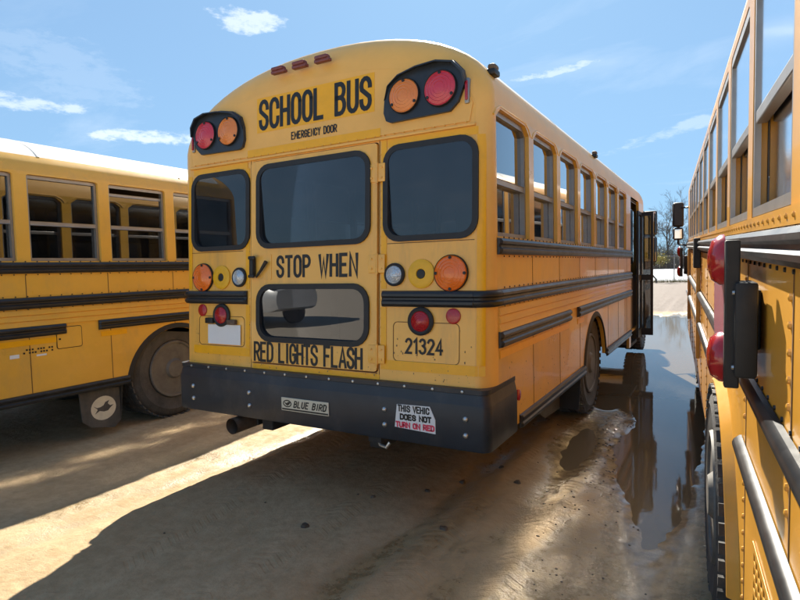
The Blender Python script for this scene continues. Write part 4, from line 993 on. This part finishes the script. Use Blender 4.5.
# crooked little tree with yellowing leaves in front of the fence
ct = empty('crooked_sapling'); ct.location = (-1.75, 38.8, .05); tag(ct, 'crooked small tree with yellow leaves in front of the far fence', 'tree')
MB().tube([(.25, 0, -.05), (.18, 0, .25), (-.02, 0, .5), (-.12, .02, .8), (.12, 0, 1.05), (.42, 0, 1.25), (.5, 0, 1.6)], [.055, .05, .048, .045, .04, .03, .015], 8).tube([(.12, 0, 1.05), (-.1, .1, 1.4), (.0, 0, 1.8)], [.03, .02, .01], 6).obj('trunk', MT['bark'], ct, 50)
lf = MB(); r = random.Random(4)
for _ in range(420):
    a = Vector((r.gauss(.42, .26), r.gauss(0, .25), r.gauss(1.62, .2))); u = Vector((r.uniform(-1, 1), r.uniform(-1, 1), r.uniform(-1, 1))).normalized() * .05; w = u.orthogonal().normalized() * .03
    lf.add([a - u, a + w, a + u, a - w], [(0, 1, 2, 3)])
lf.obj('crown', mat('yellow_leaves', (.42, .34, .07), .7, var=.3, vscale=4), ct, 0)
gr = MB()
for _ in range(2600):
    a = Vector((r.uniform(-16, 10), r.gauss(39.3, .35), .04)); u = Vector((r.gauss(0, .12), r.gauss(0, .1), r.uniform(.12, .42))); gr.add([a - Vector((.012, 0, 0)), a + Vector((.012, 0, 0)), a + u], [(0, 1, 2)])
o = gr.obj('dry_grass', mat('dry_grass', (.22, .19, .08), .9, var=.3), None, 0); o['kind'] = 'stuff'; o['label'] = 'tufts of dry grass along the foot of the far fence'; o['category'] = 'grass'
# ------------------------------------------------------------------ parked car behind the viewer, mirrored in the door glass
car = empty('parked_car', Matrix.Translation((-9.6, -8.7, .02)) @ Matrix.Rotation(.08, 4, 'Z'))
tag(car, 'silver estate car mirrored in the lower glass of the emergency door', 'car')
MT['silver'] = mat('silver_car_paint', (.62, .63, .64), .32, .2, coat=.6, var=.03)
secs = [(-2.28, .62, .70, .70, .55), (-2.20, .80, .92, .93, .45), (-1.55, .86, 1.02, 1.03, .38), (-.75, .88, 1.04, 1.08, .36), (.0, .88, 1.04, 1.08, .36), (1.2, .88, 1.05, 1.09, .38), (2.05, .85, 1.02, 1.10, .42), (2.30, .74, .95, 1.0, .50)]
rg_ = [[(x, -w * .92, zb), (x, -w, zb + .15), (x, -w, z1 - .14), (x, -w * .92, z1), (x, -w * .5, z2), (x, w * .5, z2), (x, w * .92, z1), (x, w, z1 - .14), (x, w, zb + .15), (x, w * .92, zb)] for x, w, z1, z2, zb in secs]
MB().loft(rg_, True, True).obj('body', MT['silver'], car, 40)
cab = [(-1.0, .80, 1.05), (-.35, .66, 1.62), (.3, .64, 1.69), (1.5, .64, 1.66), (2.2, .76, 1.05)]
MB().loft([[(x, -w, z), (x, -w * .6, z + .04), (x, w * .6, z + .04), (x, w, z)] for x, w, z in cab[1:4]], False).obj('roof', MT['silver'], car, 40)
MB().loft([[(x, -w, z) for x, w, z in cab], [(x, -.84, 1.05) for x, w, z in cab]], False).loft([[(x, w, z) for x, w, z in cab], [(x, .84, 1.05) for x, w, z in cab]], False).loft([[(-1.0, -.8, 1.05), (-1.0, .8, 1.05)], [(-.35, -.66, 1.62), (-.35, .66, 1.62)]], False).loft([[(2.2, -.76, 1.05), (2.2, .76, 1.05)], [(1.5, -.64, 1.66), (1.5, .64, 1.66)]], False).obj('glasshouse', mat('dark_car_glass', (.02, .022, .025), .05, coat=.5), car, 20)
for x in (-1.35, 1.35):
    for sd in (-1, 1):
        wheel(car, x, sd * .78, .33, .34, .2, 1, False).rotation_euler = (0, 0, PI / 2 * sd)
for sd in (-1, 1):
    MB().box(-2.24, -2.0, sd * .62 - .16, sd * .62 + .16, .66, .80, .03).obj('headlight', MT['clear'], car, 40)
    MB().box(-.95, -.78, sd * .98 - .08, sd * .98 + .08, 1.02, 1.16, .03).obj('wing_mirror', MT['silver'], car, 40)
    for x in (-.05, .95): MB().box(x, x + .16, sd * .89 - .012, sd * .89 + .012, .88, .91, .005).obj('door_handle', MT['chrome'], car, 30)
    MB().box(-1.0, 1.0, sd * .885 - .008, sd * .885 + .008, .44, .52, .004).obj('side_moulding', MT['rubber'], car, 20)
